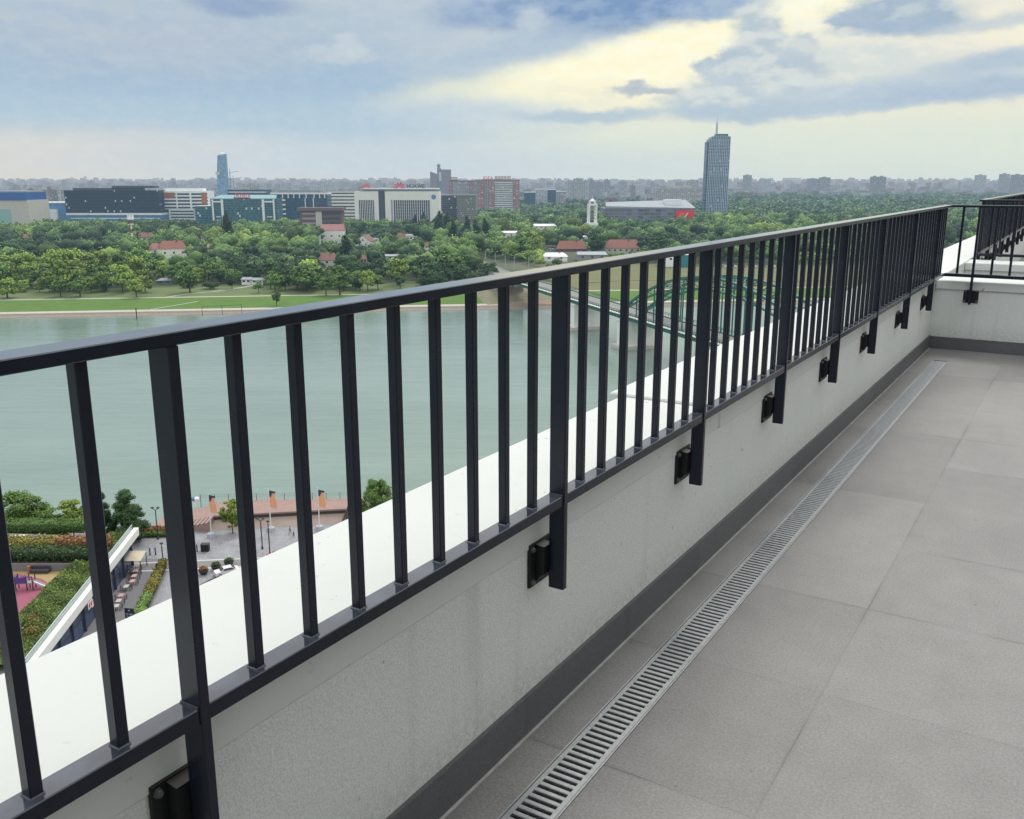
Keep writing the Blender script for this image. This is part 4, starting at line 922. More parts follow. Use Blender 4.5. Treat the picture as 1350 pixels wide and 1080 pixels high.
# masts
def mast(label, px, yb, yt, red):
    u, v = uv_at(px, yb, -66); z = uz_at(px, yt, v)[1]; r = thing('telecom_mast', label, 'mast', (*W(u, v)[:2], -66), YAW); h_ = z + 66
    rm = mat('mast_red', (0.45, 0.08, 0.05), .6, haze=True); n = 7
    for k in range(n): MB().tube([(0, 0, h_ * .86 * k / n), (0, 0, h_ * .86 * (k + 1) / n)], 1.0 - .05 * k, 8).build('mast_section', (rm if k % 2 == 0 else white_w) if red else silver, r)
    if red:
        MB().lathe([(2.4, 0), (2.4, .6), (1.2, .7)], (0, 0, h_ * .74), 10).build('platform', white_w, r); MB().lathe([(3.2, 0), (3.2, .6), (1.2, .7)], (0, 0, h_ * .88), 10).build('platform', white_w, r)
        for k in range(6): a = k * PI / 3; MB().box(2.6 * math.cos(a) - .5, 2.6 * math.cos(a) + .5, 2.6 * math.sin(a) - .5, 2.6 * math.sin(a) + .5, h_ * .885, h_).build('antenna_panel', white_w, r)
mast('red and white striped telecom mast with antenna panels above the wood', 176, 330, 284, True)
mast('slender pale grey mast rising from the wood below the brown slab', 423, 338, 306, False)

# --- far apartment blocks along the skyline
sky_m = [facade('skyline_a', (0.52, 0.49, 0.45), (0.20, 0.21, 0.24), 3, 5, (0.3, .8), (.2, .85), .1, .5), facade('skyline_b', (0.42, 0.40, 0.40), (0.16, 0.17, 0.2), 3, 6, (0.3, .8), (.15, .85), .05, .5),
         facade('skyline_c', (0.60, 0.60, 0.58), (0.25, 0.27, 0.3), 3, 7, (0.3, .8), (.2, .7), .1, .5), facade('skyline_d', (0.38, 0.28, 0.26), (0.18, 0.17, 0.2), 3, 5, (0.3, .8), (.2, .8), .05, .5)]
def block_mesh(w, d, h, m, seed):
    r = random.Random(seed); mb = MB(); n = max(1, int(w / 26)); x = -w / 2
    for k in range(n):
        ww = w / n; dy = (k % 2) * 3; hh = h - r.choice((0, 0, 3, 6)) if n > 1 else h
        mb.box(x, x + ww - .05, dy, d + dy, 0, hh); mb.box(x + ww * .3, x + ww * .6, dy + d * .3, dy + d * .7, hh + .01, hh + 3.2); x += ww
    return mb.build('wall', m)
def skyline(label, px0, px1, yt, v, mi, group=None, seed=0, name='apartment_block'):
    pm = (px0 + px1) / 2; u, zt = uz_at(pm, yt, v); w = uz_at(px1, yt, v)[0] - uz_at(px0, yt, v)[0]
    o = block_mesh(w, 15 + w * .1, zt - BASE, sky_m[mi], seed); o.name = name; o.location = (*W(u, v)[:2], BASE); o.rotation_euler = (0, 0, YAW + random.Random(seed).uniform(-.15, .3))
    placed.append((u, v + 10, w * .5)); return tag(o, label, 'apartment block', group)
spec = [(745, 757, 238.5, 2900, 2, 'left slab of the pale high flats right of the red blocks'), (757, 768, 236, 2880, 0, 'middle and tallest slab of the pale high flats right of the red blocks'), (768, 777, 238, 2900, 2, 'right slab of the pale high flats right of the red blocks'),
        (777, 784, 237, 3300, 1, 'narrow grey tower right of the pale high flats'), (786, 796, 240, 3400, 1, 'lower lilac block beside the narrow grey tower'), (798, 805, 237, 3500, 1, 'second narrow grey tower right of the pale high flats'),
        (819, 827, 240, 3600, 0, 'small block with a roof hut behind the shopping centre'), (832, 838, 245, 3000, 3, 'short mauve block in front of the skyline trees'),
        (839, 850, 244, 3600, 2, 'wide pale block behind the shopping centre'), (906, 921, 238, 3300, 0, 'beige stepped block left of the skyscraper'),
        (982, 992, 231, 4200, 1, 'lone hilltop block right of the skyscraper'), (1003, 1017, 236.5, 3700, 2, 'pale corner block right of the skyscraper'), (1066, 1080, 236, 4000, 1, 'left one of two grey blocks above the right woods'),
        (1081, 1095, 234, 4000, 1, 'right one of two grey blocks above the right woods'), (1150, 1169, 233, 3500, 1, 'big grey block above the right woods, near the corner of the railing'),
        (1289, 1302, 231, 3600, 2, 'pale tower on the right skyline, first of three'), (1321, 1333, 229.5, 3800, 0, 'beige tower on the right skyline, middle of three'), (1336, 1352, 230.5, 3700, 1, 'grey tower at the right edge of the skyline'),
        (320, 342, 243, 2400, 0, 'beige block with a roof hut right of the blue glass tower'), (306, 316, 246, 2500, 2, 'white block at the foot of the cranes'), (408, 442, 240, 3600, 2, 'long pale block on the skyline left of the petal logos')]
for i, (a, b_, yt, v, mi, l) in enumerate(spec): skyline(l, a, b_, yt, v, mi, None, 100 + i)
r, w, H = bld('palace_block', 'long low beige building stretching left of the skyscraper', 864, 934, 248, 2350); MB().box(-w / 2, w / 2, 0, 26, 0, H).build('wall', sky_m[0], r); MB().box(-w / 2 + 30, w / 2 - 40, 4, 22, H + .02, H + 5).build('roof', beige_w, r)
for a, b_, yt, v, m_, l in ((691, 706, 254, 2300, navy_g, 'dark blue glass office right of the red flats'), (705, 722, 250, 2350, sky_m[2], 'white striped office between two dark blue ones'), (722, 733, 250.5, 2300, navy_g, 'narrow dark blue office right of the white striped one'), (733, 746, 253, 2400, sky_m[1], 'blue grey office at the foot of the pale flats')):
    r, w, H = bld('office_block', l, a, b_, yt, v); MB().box(-w / 2, w / 2, 0, 25, 0, H).build('wall', m_, r); MB().box(-w / 2 - .4, w / 2 + .4, -.5, 25, H + .01, H + 1.5).build('roof', white_w, r)
r, w, H = bld('office_block', 'mottled beige tower flats above the light blue hall', 35, 86, 250, 1950); MB().box(-w / 2, w / 2, 0, 20, 0, H).build('wall', facade('mottled_flats', (0.50, 0.45, 0.40), (0.20, 0.18, 0.18), 3, 3.4, (.25, .8), (.2, .8), .12, .5, (0.30, 0.24, 0.22), 26), r)
for k in range(4): MB().box(-w / 2 + w * (.08 + .24 * k), -w / 2 + w * (.16 + .24 * k), -2, -.02, 0, H + 3).build('stair_bay', sky_m[2 if k % 2 else 3], r)
MB().box(w * .02, w * .10, 2, 8, H + .01, H + 6).build('roof_hut', pink_r, r)
rb = random.Random(21); nb = 0
def sky_top(px): return 244 if px < 560 else 243.5
while nb < 262:
    px = rb.uniform(-10, 1360); v = rb.choice((rb.uniform(2300, 3600), rb.uniform(3500, 6500), rb.uniform(5000, 8500)))
    if px > 940 and v < 3500: continue
    if px > 560 and v < 2900: continue
    dens = 1.0 if px < 470 else (0.6 if px < 940 else 0.5)
    if rb.random() > dens: continue
    hgt = rb.choice((24, 28, 36, 42, 52)) if v > 3500 else rb.choice((18, 22, 26)); wpx = rb.uniform(3.5, 11) * (3500 / v) ** .5
    hgt += max(0, v - 3600) * .0105; pitch_px = 238 - (BASE + hgt - EYE) / v * 1257
    u = uz_at(px, 240, v)[0]
    if not free(u, v, wpx * v / 1257 * .4): continue
    near = 'low apartment block in the built up belt below the skyline' if v <= 3500 else 'pale hazy apartment block strung along the skyline'
    skyline(near, px - wpx / 2, px + wpx / 2, pitch_px, v, rb.randrange(4), near.replace('block', 'blocks'), 300 + nb); nb += 1

# --- the wood: the front rows tree by tree, the mass behind as one
def in_poly(px, py, poly):
    c = False; n = len(poly)
    for i in range(n):
        (x1, y1), (x2, y2) = poly[i], poly[(i + 1) % n]
        if (y1 > py) != (y2 > py) and px < (x2 - x1) * (py - y1) / (y2 - y1) + x1: c = not c
    return c
def px_of(u, v, z):
    p = np.array([*W(u, v)[:2], z - EYE]); d = p @ fwd; return CX + FOC * (p @ rgt) / d, CY - FOC * (p @ upv) / d
clear = [[(733, 400), (733, 356), (760, 347), (860, 346), (900, 350), (1120, 349), (1150, 400)], [(560, 400), (630, 372), (655, 372), (612, 345), (636, 338), (712, 352), (745, 372), (745, 400)],
         [(186, 384), (186, 376), (235, 374), (345, 374.5), (345, 384)], [(60, 300), (60, 291), (100, 291), (100, 300)], [(640, 296), (640, 288), (760, 288), (760, 293)], [(470, 330), (470, 322), (505, 322), (505, 332)],
         [(415, 357), (415, 349), (450, 349), (450, 357)], [(205, 350), (205, 339), (248, 339), (248, 350)], [(715, 351), (715, 331), (760, 331), (805, 340), (805, 351)], [(795, 340), (795, 334), (848, 334), (848, 341)], [(696, 309), (696, 303), (737, 303), (737, 309)], [(455, 372), (455, 376), (510, 380), (560, 376), (560, 368)]]
cell = {}
def cfree(u, v, r):
    k = (int(u // 16), int(v // 16))
    for a in (-1, 0, 1):
        for b_ in (-1, 0, 1):
            for (x, y, q) in cell.get((k[0] + a, k[1] + b_), ()):
                if (u - x) ** 2 + (v - y) ** 2 < ((r + q) * .80) ** 2: return False
    return True
def cput(u, v, r): cell.setdefault((int(u // 16), int(v // 16)), []).append((u, v, r))
for (u, v, r_) in placed:
    if v < 2000 and r_ < 8: cput(u, v, r_ * .9)
rb = random.Random(5); trees = []
def patch(u, v): return math.sin(u * .021 + 1.3) + math.sin(v * .017 + u * .008) + math.sin(u * .05 - v * .03) * .7
tries = 0
while tries < 70000:
    tries += 1
    v = 575 + (1500 - 575) * rb.random() ** 0.8; hw = v * .62; u = rb.uniform(-hw, hw * 1.02)
    w_ = -(u * math.sin(BS)) + (v - 540) * math.cos(BS)
    if w_ < 64: continue
    px, py = px_of(u, v, -66)
    if px < -40 or px > 1300: continue
    if px > 1000 and py > 462 - .1546 * px + 60: continue
    if py < 299 and px < 575: continue
    if any(in_poly(px, py, c) for c in clear): continue
    big = rb.choice((rb.uniform(3.2, 5.0), rb.uniform(4.5, 7.0), rb.uniform(6.8, 9.4))) * (1.0 + .2 * (v > 900))
    if any(abs(u - a * v / c) < b_ + big * .3 and -6 < c - v < 300 and 2.25 * big > (9.5 if b_ > 20 else 3.0) + .9 + 67 / c * (c - v) for a, c, b_ in FRONTS if c < 1600): continue
    if not cfree(u, v, big): continue
    if v > 1000 and not free(u, v, 2): continue
    if py > 372 and rb.random() < .35: continue
    cput(u, v, big); trees.append((v, u, big, px, py))
trees.sort()
front, mass = trees[:225], trees[225:]
kinds = (['mid%d' % i for i in range(4)], ['dark%d' % i for i in range(3)], ['light0', 'light1'], ['blue0', 'blue1'])
names = ('green broadleaf tree in the wood behind the riverside meadow', 'dark green tree in the wood behind the riverside meadow', 'bright yellow green tree in the wood behind the riverside meadow', 'greyish green tree in the wood behind the riverside meadow')
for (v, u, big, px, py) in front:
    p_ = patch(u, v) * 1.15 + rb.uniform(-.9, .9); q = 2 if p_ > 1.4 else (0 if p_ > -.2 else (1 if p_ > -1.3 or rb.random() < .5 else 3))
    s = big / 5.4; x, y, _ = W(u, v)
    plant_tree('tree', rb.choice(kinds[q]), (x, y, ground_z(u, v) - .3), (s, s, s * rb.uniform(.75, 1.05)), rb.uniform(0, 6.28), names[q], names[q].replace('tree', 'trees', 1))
print('wood', len(trees), 'front', len(front), 'v<', front[-1][0])
def merged(name, items, label, leaf, nper, size_k, seed):
    """items: (x, y, z, r, h) crowns grown together into one mass"""
    r = np.random.default_rng(seed); P_, N2, T_, EV, EF, ET = [], [], [], [], [], []; off = 0
    for (x, y, z, rad, h) in items:
        nb_ = 5; bl = np.zeros((nb_, 6)); a = r.uniform(0, 6.28, nb_)
        bl[:, 0] = np.cos(a) * rad * .5; bl[:, 1] = np.sin(a) * rad * .5; bl[:, 2] = h * r.uniform(.42, .78, nb_); bl[0, :3] = (0, 0, h * .62)
        bl[:, 3] = bl[:, 4] = rad * r.uniform(.42, .6, nb_); bl[:, 5] = h * r.uniform(.18, .27, nb_); bl[0, 3:6] = (rad * .72, rad * .72, h * .36)
        Pp, Nn, s, tint, (ev, ef, et) = crown(bl, nper, 1.0, int(r.integers(1 << 30)), .84, .5)
        k = r.uniform(.5, 1.5)
        P_.append(Pp + (x, y, z)); N2.append(Nn); T_.append(tint * k); EV.append(ev + (x, y, z)); EF.append(ef + off); ET.append(et * k); off += len(ev)
    Pp = np.vstack(P_); d = np.hypot(Pp[:, 0], Pp[:, 1])
    me = leaf_mesh(name, Pp, np.vstack(N2), size_k * d / 1000, np.concatenate(T_), leaf, (np.vstack(EV), np.vstack(EF), np.concatenate(ET)))
    return tag(link(name, me), label, 'wood', None, 'stuff')
gm = {0: [], 1: [], 2: []}
for (v, u, big, px, py) in mass:
    p_ = patch(u, v) + rb.uniform(-1.0, 1.0); x, y, _ = W(u, v)
    gm[2 if p_ > 1.7 else (0 if p_ > -.5 else 1)].append((x, y, -66.3, big * 1.12, big * rb.uniform(1.7, 2.6)))
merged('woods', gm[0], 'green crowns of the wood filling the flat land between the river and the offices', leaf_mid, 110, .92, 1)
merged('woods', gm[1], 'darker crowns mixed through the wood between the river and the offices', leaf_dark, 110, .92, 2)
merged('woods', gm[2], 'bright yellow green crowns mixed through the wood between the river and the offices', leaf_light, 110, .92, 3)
# hazy woods farther out on the right, and behind the offices
it = []; tries = 0
while tries < 9000 and len(it) < 2600:
    tries += 1; v = 1450 + 2700 * rb.random(); px = rb.uniform(575, 1400)
    if px < 935 and v > 2300: continue
    if px > 935 and v < 1450 + (px - 935) * .3: pass
    u = uz_at(px, 260, v)[0]
    if not free(u, v, 4): continue
    x, y, _ = W(u, v); it.append((x, y, -67, rb.uniform(9, 15), rb.uniform(12, 22)))
merged('woods', it, 'blue green hazy woods stretching behind the skyscraper to the skyline', leaf_far, 46, 1.5, 4)
it = []
for k in range(800):
    v = rb.uniform(2200, 6000); px = rb.uniform(-20, 1370); u = uz_at(px, 250, v)[0]
    if not free(u, v, 4): continue
    x, y, _ = W(u, v); it.append((x, y, -68, rb.uniform(14, 34), rb.uniform(14, 24)))
merged('woods', it, 'faint tree belts between the far apartment blocks', leaf_far, 30, 1.7, 6)
def far_city():
    mb = MB(); r = random.Random(77); n = 0
    while n < 4600:
        px = r.uniform(-20, 620) if r.random() < .5 else r.uniform(560, 1370); v = 2500 + 6300 * r.random() ** 1.1
        if px > 930 and v < 3300: continue
        if px > 560 and v < 2600: continue
        u = uz_at(px, 245, v)[0]
        if not free(u, v, 6): continue
        wd = r.uniform(9, 26) * (1 + v / 9000); d = r.uniform(9, 14); h = r.choice((7, 9, 12, 15, 19, 26)) * (1 + .4 * (v > 5000)) + max(0, v - 3600) * .0105; mb.cur = r.randrange(5)
        x, y, _ = W(u, v); c, s_ = math.cos(YAW + .3 * r.random()), math.sin(YAW + .3 * r.random())
        P8 = [(x + a * c - b_ * s_, y + a * s_ + b_ * c, z) for z in (-68, -66 + h) for a, b_ in ((-wd / 2, 0), (wd / 2, 0), (wd / 2, d), (-wd / 2, d))]
        k = len(mb.v); mb.v += P8; mb.f += [[k + i for i in f] for f in ((4, 5, 6, 7), (0, 1, 5, 4), (1, 2, 6, 5), (2, 3, 7, 6), (3, 0, 4, 7))]; mb.mi += [mb.cur] * 5; n += 1
    return tag(mb.build('far_city', [sky_m[0], sky_m[1], sky_m[2], sky_m[3], brown_r]), 'hazy sprawl of small far houses and blocks below the skyline', 'city', None, 'stuff')
far_city()
def hills():
    mb = MB(); n = 160; vs = []
    for i in range(n + 1):
        px = -200 + 1750 * i / n
        h = 50 + 9 * math.sin(px * .011) + 5 * math.sin(px * .047 + 1) + 4 * math.sin(px * .13) + 14 * math.exp(-((px - 660) / 110) ** 2)
        u0 = uz_at(px, 238, 9000)[0]; u1 = uz_at(px, 238, 11500)[0]
        vs += [W(u0, 9000, -70), W(u0 * 1.12, 10100, -66 + h), W(u1, 11500, -66 + h * 1.1)]
    fs = [(3 * i + a, 3 * i + 3 + a, 3 * i + 4 + a, 3 * i + 1 + a) for i in range(n) for a in (0, 1)]
    mb.add(vs, fs); return structure(mb.build('hills', m_grass('hill_woods', (0.03, 0.055, 0.03), (0.06, 0.08, 0.05), .01)))
hills()

# ================================================================== BRIDGE, RAMP ROAD, LAMPS
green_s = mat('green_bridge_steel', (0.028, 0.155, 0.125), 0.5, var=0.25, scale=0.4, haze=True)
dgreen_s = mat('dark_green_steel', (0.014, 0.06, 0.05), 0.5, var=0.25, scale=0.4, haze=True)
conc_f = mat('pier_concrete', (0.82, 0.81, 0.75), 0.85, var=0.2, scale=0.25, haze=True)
d2 = np.array([.325, -.946]); d2 /= np.linalg.norm(d2); P0 = (13.4, 511.0); ZD = -55.5
ang = YAW + math.atan2(d2[1], d2[0])
br = thing('road_bridge', 'green steel arch bridge on pale concrete piers crossing the river behind the railing', 'bridge', (*W(*P0)[:2], 0), ang)
WB = 12.5   # local x along the bridge towards this bank, local y across it
L0, L1 = -62, 330; A0, A1 = 107.0, 265.0
MB().box(L0, L1, 0.6, WB - .6, ZD - 1.2, ZD - .3).build('deck', asphalt, br)
for yy in (0, WB): MB().box(L0, L1, yy - .3, yy + .3, ZD - 2.6, ZD + .1).build('girder', green_s, br)
for yy in (-1.6, WB + 1.6):
    mb = MB()
    for z in (1.25, .7): mb.box(L0, L1, yy - .06, yy + .06, ZD + z, ZD + z + .14)
    k = L0
    while k < L1: mb.box(k, k + .12, yy - .06, yy + .06, ZD - .25, ZD + 1.25); k += 2.4
    mb.build('side_railing', dgreen_s, br)
    MB().box(L0, L1, min(yy, yy - math.copysign(1.2, yy - 5)), max(yy, yy - math.copysign(1.2, yy - 5)), ZD - .6, ZD - .26).build('walkway', conc_f, br)
def arch_z(x, rise, t=0.0): q = (x - A0) / (A1 - A0); return ZD + rise * (1 - (2 * q - 1) ** 2) + t
na = 20
for yy in (0, WB):
    up_, lo_ = [], []
    for k in range(na + 1):
        x = A0 + (A1 - A0) * k / na; up_.append((x, yy, arch_z(x, 22.0, 0.4))); lo_.append((x, yy, max(ZD, arch_z(x, 18.2, -.2))))
    mb = MB()
    for k in range(na): mb.bar(up_[k], up_[k + 1], 1.0, .9)
    mb.build('arch_chord', green_s, br); mb = MB()
    for k in range(na): mb.bar(lo_[k], lo_[k + 1], .9, .7)
    mb.build('arch_chord', green_s, br)
    mb = MB()
    for k in range(1, na):
        mb.bar(up_[k], lo_[k], .4, .4); mb.bar(up_[k], lo_[k + (1 if k < na / 2 else -1)], .32, .32)
    mb.build('arch_lacing', green_s, br)
    for k in range(2, na - 1): MB().bar(lo_[k], (lo_[k][0], yy, ZD), .45, .45).build('hanger', green_s, br)
for k in range(4, na - 3, 2):
    x = A0 + (A1 - A0) * k / na; mb = MB(); z = arch_z(x, 22, .4); mb.bar((x, 0, z), (x, WB, z), .5, .5)
    x2 = A0 + (A1 - A0) * (k + 2) / na
    if k < na - 5: z2 = arch_z(x2, 22, .4); mb.bar((x, 0, z), (x2, WB, z2), .28, .28); mb.bar((x, WB, z), (x2, 0, z2), .28, .28)
    mb.build('cross_brace', green_s, br)
for x, hwid in ((54, 3.2), (111, 4.2)):
    p = MB(); p.prism([(x - hwid, -1.2), (x + hwid, -1.2), (x + hwid, WB + 1.2), (x, WB + 2.6), (x - hwid, WB + 1.2)], -73, ZD - 2.65); p.box(x - hwid - .5, x + hwid + .5, -1.7, WB + 1.7, ZD - 3.4, ZD - 2.62)
    po = p.build('pier', conc_f, br); MB().box(x - hwid - 1.6, x + hwid + 1.6, -3.2, WB + 3.2, -73, -69.6).build('pier_footing', beige_w, po)
# ramp road curving off the bridge
ramp = [br.matrix_world @ Vector((0, 0, 0))]
def brw(x, y, z): c, s = math.cos(ang), math.sin(ang); bx, by, _ = W(*P0); return (bx + x * c - y * s, by + x * s + y * c, z)
pts = [brw(-61.9, WB / 2, ZD - .32), brw(-84, WB / 2, ZD - 1.6)]
for px, py, z in ((668, 364, -59.5), (650, 356, -61.5), (632, 347.5, -63.5), (612, 341, -65), (585, 336, -65.6)): pts.append(W(*uv_at(px, py, z), z))
strip('road', pts, 13, asphalt)
for k, (o_, nm) in enumerate(((-6.9, 'ramp_wall'), (6.9, 'ramp_wall'))):
    mb = MB(); vs = []
    for i, p in enumerate(pts):
        a = Vector(pts[max(i - 1, 0)]); b_ = Vector(pts[min(i + 1, len(pts) - 1)]); d = (b_ - a); d.z = 0; d.normalize(); nrm = Vector((-d.y, d.x, 0)) * o_; q = Vector(p) + nrm; vs += [(q.x, q.y, -69.5), (q.x, q.y, q.z + .9)]
    mb.add(vs, [(2 * i, 2 * i + 2, 2 * i + 3, 2 * i + 1) for i in range(len(pts) - 1)])
    tag(mb.build('ramp_wall', grey_w if k else conc_f), ('pale concrete retaining wall on the far side of the bridge ramp', 'grey concrete retaining wall with white graffiti on the river side of the bridge ramp')[k], 'wall')
em = MB(); lo = [(-150, -26), (-38, -16), (-38, 32), (-150, 42)]; mid_ = [(-150, -8), (-62.5, -7), (-62.5, 20), (-150, 21)]
em.add([brw(*p, -69.5) for p in lo] + [brw(*p, z_) for p, z_ in zip(mid_, (-63.5, -65.4, -65.4, -63.5))], [(4, 5, 6, 7), (0, 1, 5, 4), (1, 2, 6, 5), (2, 3, 7, 6), (3, 0, 4, 7)])
structure(em.build('embankment', m_grass('worn_bank', (0.15, 0.17, 0.08), (0.34, 0.30, 0.23), .12)))
# graffiti letters on the abutment wall
mauve = mat('mauve_wall', (0.22, 0.17, 0.165), .9, var=.4, scale=.8, haze=True)
ab = MB().box(-64, -62.02, -2.2, WB + 2.2, -70, ZD - 1.3).build('abutment', mauve, br)
gt = text('3NHB', 4.0, white_sign, ab, (-62.0, WB / 2, ZD - 6.6), 'graffiti', .95, .02); gt.rotation_euler = (PI / 2, 0, PI / 2)
# street lamps along the ramp, parked cars beyond the field
def street_lamp(px, pyb, pyt, label, group):
    u, v = uv_at(px, pyb, -65.8); z = uz_at(px, pyt, v)[1]; r = thing('street_lamp', label, 'street lamp', (*W(u, v)[:2], -65.8), YAW, group); h_ = z + 65.8
    MB().tube([(0, 0, 0), (0, 0, h_ * .95), (.5, 0, h_), (1.6, 0, h_ + .15)], [.22, .15, .1, .08], 6).build('pole', silver, r); MB().box(1.2, 2.3, -.2, .2, h_ + .05, h_ + .3).build('lamp_head', white_w, r)
for px, yb, yt in ((579, 346, 327), (613, 346, 327), (626, 348, 328), (640, 350, 330), (653, 352, 332), (666, 354, 334), (678, 356, 336), (697, 356, 338), (722, 352, 328), (726, 352, 328)):
    street_lamp(px, yb, yt, 'pale street lamp along the ramp road of the bridge', 'street lamps along the ramp')
car_cols = [mat('car_paint_%s' % n, c, .35, haze=True, var=.05) for n, c in (('white', (.7, .7, .7)), ('silver', (.4, .42, .44)), ('blue', (.05, .1, .22)), ('black', (.02, .02, .025)), ('red', (.45, .03, .03)))]
car_glass = mat('car_glass', (0.02, 0.025, 0.03), .1, haze=True); rubber = mat('tyre_rubber', (0.015, 0.015, 0.016), .9, haze=True)
def car_parts(r, m, full=True):
    prof = [(-2.15, .30), (-2.2, .55), (-2.1, .86), (-1.15, .98), (-.55, 1.42), (.85, 1.45), (1.55, 1.0), (2.12, .92), (2.2, .6), (2.15, .30)]
    cab = {4, 5}; n = len(prof); vs = []
    for s in (-1, 1): vs += [(x, s * (.66 if i in cab else .86), z) for i, (x, z) in enumerate(prof)]
    MB().add(vs, [tuple(range(n - 1, -1, -1)), tuple(range(n, 2 * n))] + [(i, (i + 1) % n, n + (i + 1) % n, n + i) for i in range(n)]).build('body', m, r)
    g_ = MB()
    g_.add([(-1.12, -.76, 1.0), (-1.12, .76, 1.0), (-.60, .62, 1.40), (-.60, -.62, 1.40)], [(0, 1, 2, 3)]); g_.add([(1.50, -.76, 1.05), (1.50, .76, 1.05), (.92, .62, 1.43), (.92, -.62, 1.43)], [(3, 2, 1, 0)])
    g_.v = [(x + math.copysign(.03, x), y, z + .03) for x, y, z in g_.v]
    for s in (-1, 1): g_.add([(-.9, s * .85, 1.02), (1.3, s * .85, 1.02), (.8, s * .705, 1.38), (-.48, s * .705, 1.38)], [(0, 1, 2, 3)])
    g_.build('window', car_glass, r)
    if full:
        for x in (-1.35, 1.35):
            for s in (-1, 1):
                w_ = MB(); w_.tube([(x, s * .70, .32), (x, s * .9, .32)], .32, 14); wo = w_.build('wheel', rubber, r); MB().tube([(x, s * .901, .32), (x, s * .915, .32)], .2, 10).build('rim', silver, wo)
        for s in (-1, 1): MB().box(2.13, 2.215, s * .72 - .14, s * .72 + .14, .66, .82).build('headlight', white_sign, r); MB().box(-2.215, -2.13, s * .72 - .14, s * .72 + .14, .68, .84).build('tail_light', red_sign, r)
protos = []
for k, m_ in enumerate(car_cols):
    r = thing('parked_car', 'car', 'car'); car_parts(r, m_, False); protos.append(r)
used = set(); rb = random.Random(3)
for k in range(20):
    px = 938 + k * 6.3 + rb.uniform(-1, 1); u, v = uv_at(px, 352, -66); c = rb.choice((0, 0, 1, 1, 2, 3, 4)); x, y, _ = W(u, v); cl = ('white', 'silver', 'dark blue', 'black', 'red')[c]
    lab = cl + ' car parked in the row beyond the dry field'
    if c not in used: o = protos[c]; used.add(c); o.location = (x, y, -66); o.rotation_euler = (0, 0, YAW + PI / 2 + .1); o['label'] = lab; o['group'] = 'cars parked beyond the field'
    else: dup(protos[c], (x, y, -66), YAW + PI / 2 + .1, lab, 'cars parked beyond the field')
for c in range(5):
    if c not in used:
        for ch in list(protos[c].children): bpy.data.objects.remove(ch)
        bpy.data.objects.remove(protos[c])
# goal-like frame and posts on the quay opposite
steel_q = mat('rusty_mooring_steel', (0.06, 0.055, 0.05), .8, haze=True)
for px, yb, yt, l in ((180.5, 421, 406, 'tall lone mooring post at the waterline below the lawn'),):
    u, v = uv_at(px, yb, -71); z = uz_at(px, yt, v)[1]; tag(MB().tube([(0, 0, -1), (0, 0, z + 71)], .28, 8).build('mooring_post', steel_q), l, 'post').location = (*W(u, v)[:2], -71)
u0, v0 = uv_at(267, 417, -69.4); u1, v1 = uv_at(319, 414, -69.4); r = thing('landing_frame', 'thin dark landing stage frame with two posts at the quay edge', 'landing frame', (*W(u0, v0)[:2], -69.4), YAW + math.atan2(v1 - v0, u1 - u0)); L = math.hypot(u1 - u0, v1 - v0)
for q in (0, L * .5, L): MB().bar((q, 0, 0), (q, 0, 5.2), .22, .22).build('post', steel_q, r)
MB().bar((0, 0, 5.1), (L, 0, 5.1), .16, .16).build('crossbar', steel_q, r)

# ================================================================== NEAR BANK: PLAZA, DECK, GARDEN PODIUM
def m_pavers():
    m, g, b = new_mat('plaza_pavers', False)
    co = g.new('ShaderNodeTexCoord').outputs['Object']
    br_ = g.new('ShaderNodeTexBrick'); mp = g.new('ShaderNodeMapping'); mp.inputs['Rotation'].default_value = (0, 0, .6); g.put(mp.inputs[0], co); g.put(br_.inputs['Vector'], mp.outputs[0])
    br_.inputs['Scale'].default_value = .55; br_.inputs['Color1'].default_value = (*lin(150, 151, 156), 1); br_.inputs['Color2'].default_value = (*lin(138, 139, 144), 1); br_.inputs['Mortar'].default_value = (*lin(120, 120, 125), 1); br_.inputs['Mortar Size'].default_value = .012
    n = g.noise(co, .25, 5, .65); n2 = g.noise(co, 1.6, 2, .5)
    c = g.mix(1.0, br_.outputs[0], g.comb(*(g.m('MULTIPLY_ADD', n, .8, .6),) * 3), 'MULTIPLY'); c = g.mix(g.ss(n2, .62, .7, 0, .4), c, lin(180, 180, 178))
    g.put(b.inputs['Base Color'], c); b.inputs['Roughness'].default_value = .8; return m
pavers = m_pavers()
ZP = -68.0
pz = lambda name, pts, m, z: structure(MB().add([W(u, v, z) for u, v in pts], [tuple(range(len(pts)))]).build(name, m))
pz('plaza', [(-260, -20), (260, -20), (260, 198.5), (-24, 197.2), (-24, 190), (-69.5, 180.5), (-71, 178.6), (-150, 174), (-260, 168)], pavers, ZP)
qw = MB(); L = [(-260, 168), (-150, 174), (-71, 178.6), (-69.5, 180.5), (-24, 190), (-24, 197.2), (260, 198.5)]
for a, b_ in zip(L[:-1], L[1:]): qw.quad(W(*a, -74), W(*b_, -74), W(*b_, ZP + .02), W(*a, ZP + .02))
tag(qw.build('quay_wall', quay_m), 'stone quay wall along the near edge of the river', 'wall')
pale_l = mat('pale_paving_stripe', lin(196, 196, 192), .8, var=.15, scale=.6); band_m = mat('darker_paving', lin(128, 127, 126), .85, var=.15, scale=.5); asph_n = mat('street_asphalt', lin(104, 105, 108), .9, var=.2, scale=.5)
pz('paving_band', [(-72, 160.2), (-20, 166.2), (-20, 163.0), (-72, 157.2)], band_m, ZP + .004)
pz('paving_stripe', [(-72, 160.75), (-20, 166.75), (-20, 166.3), (-72, 160.3)], pale_l, ZP + .008)
pz('paving_stripe', [(-72, 157.0), (-20, 162.9), (-20, 162.4), (-72, 156.5)], pale_l, ZP + .008)
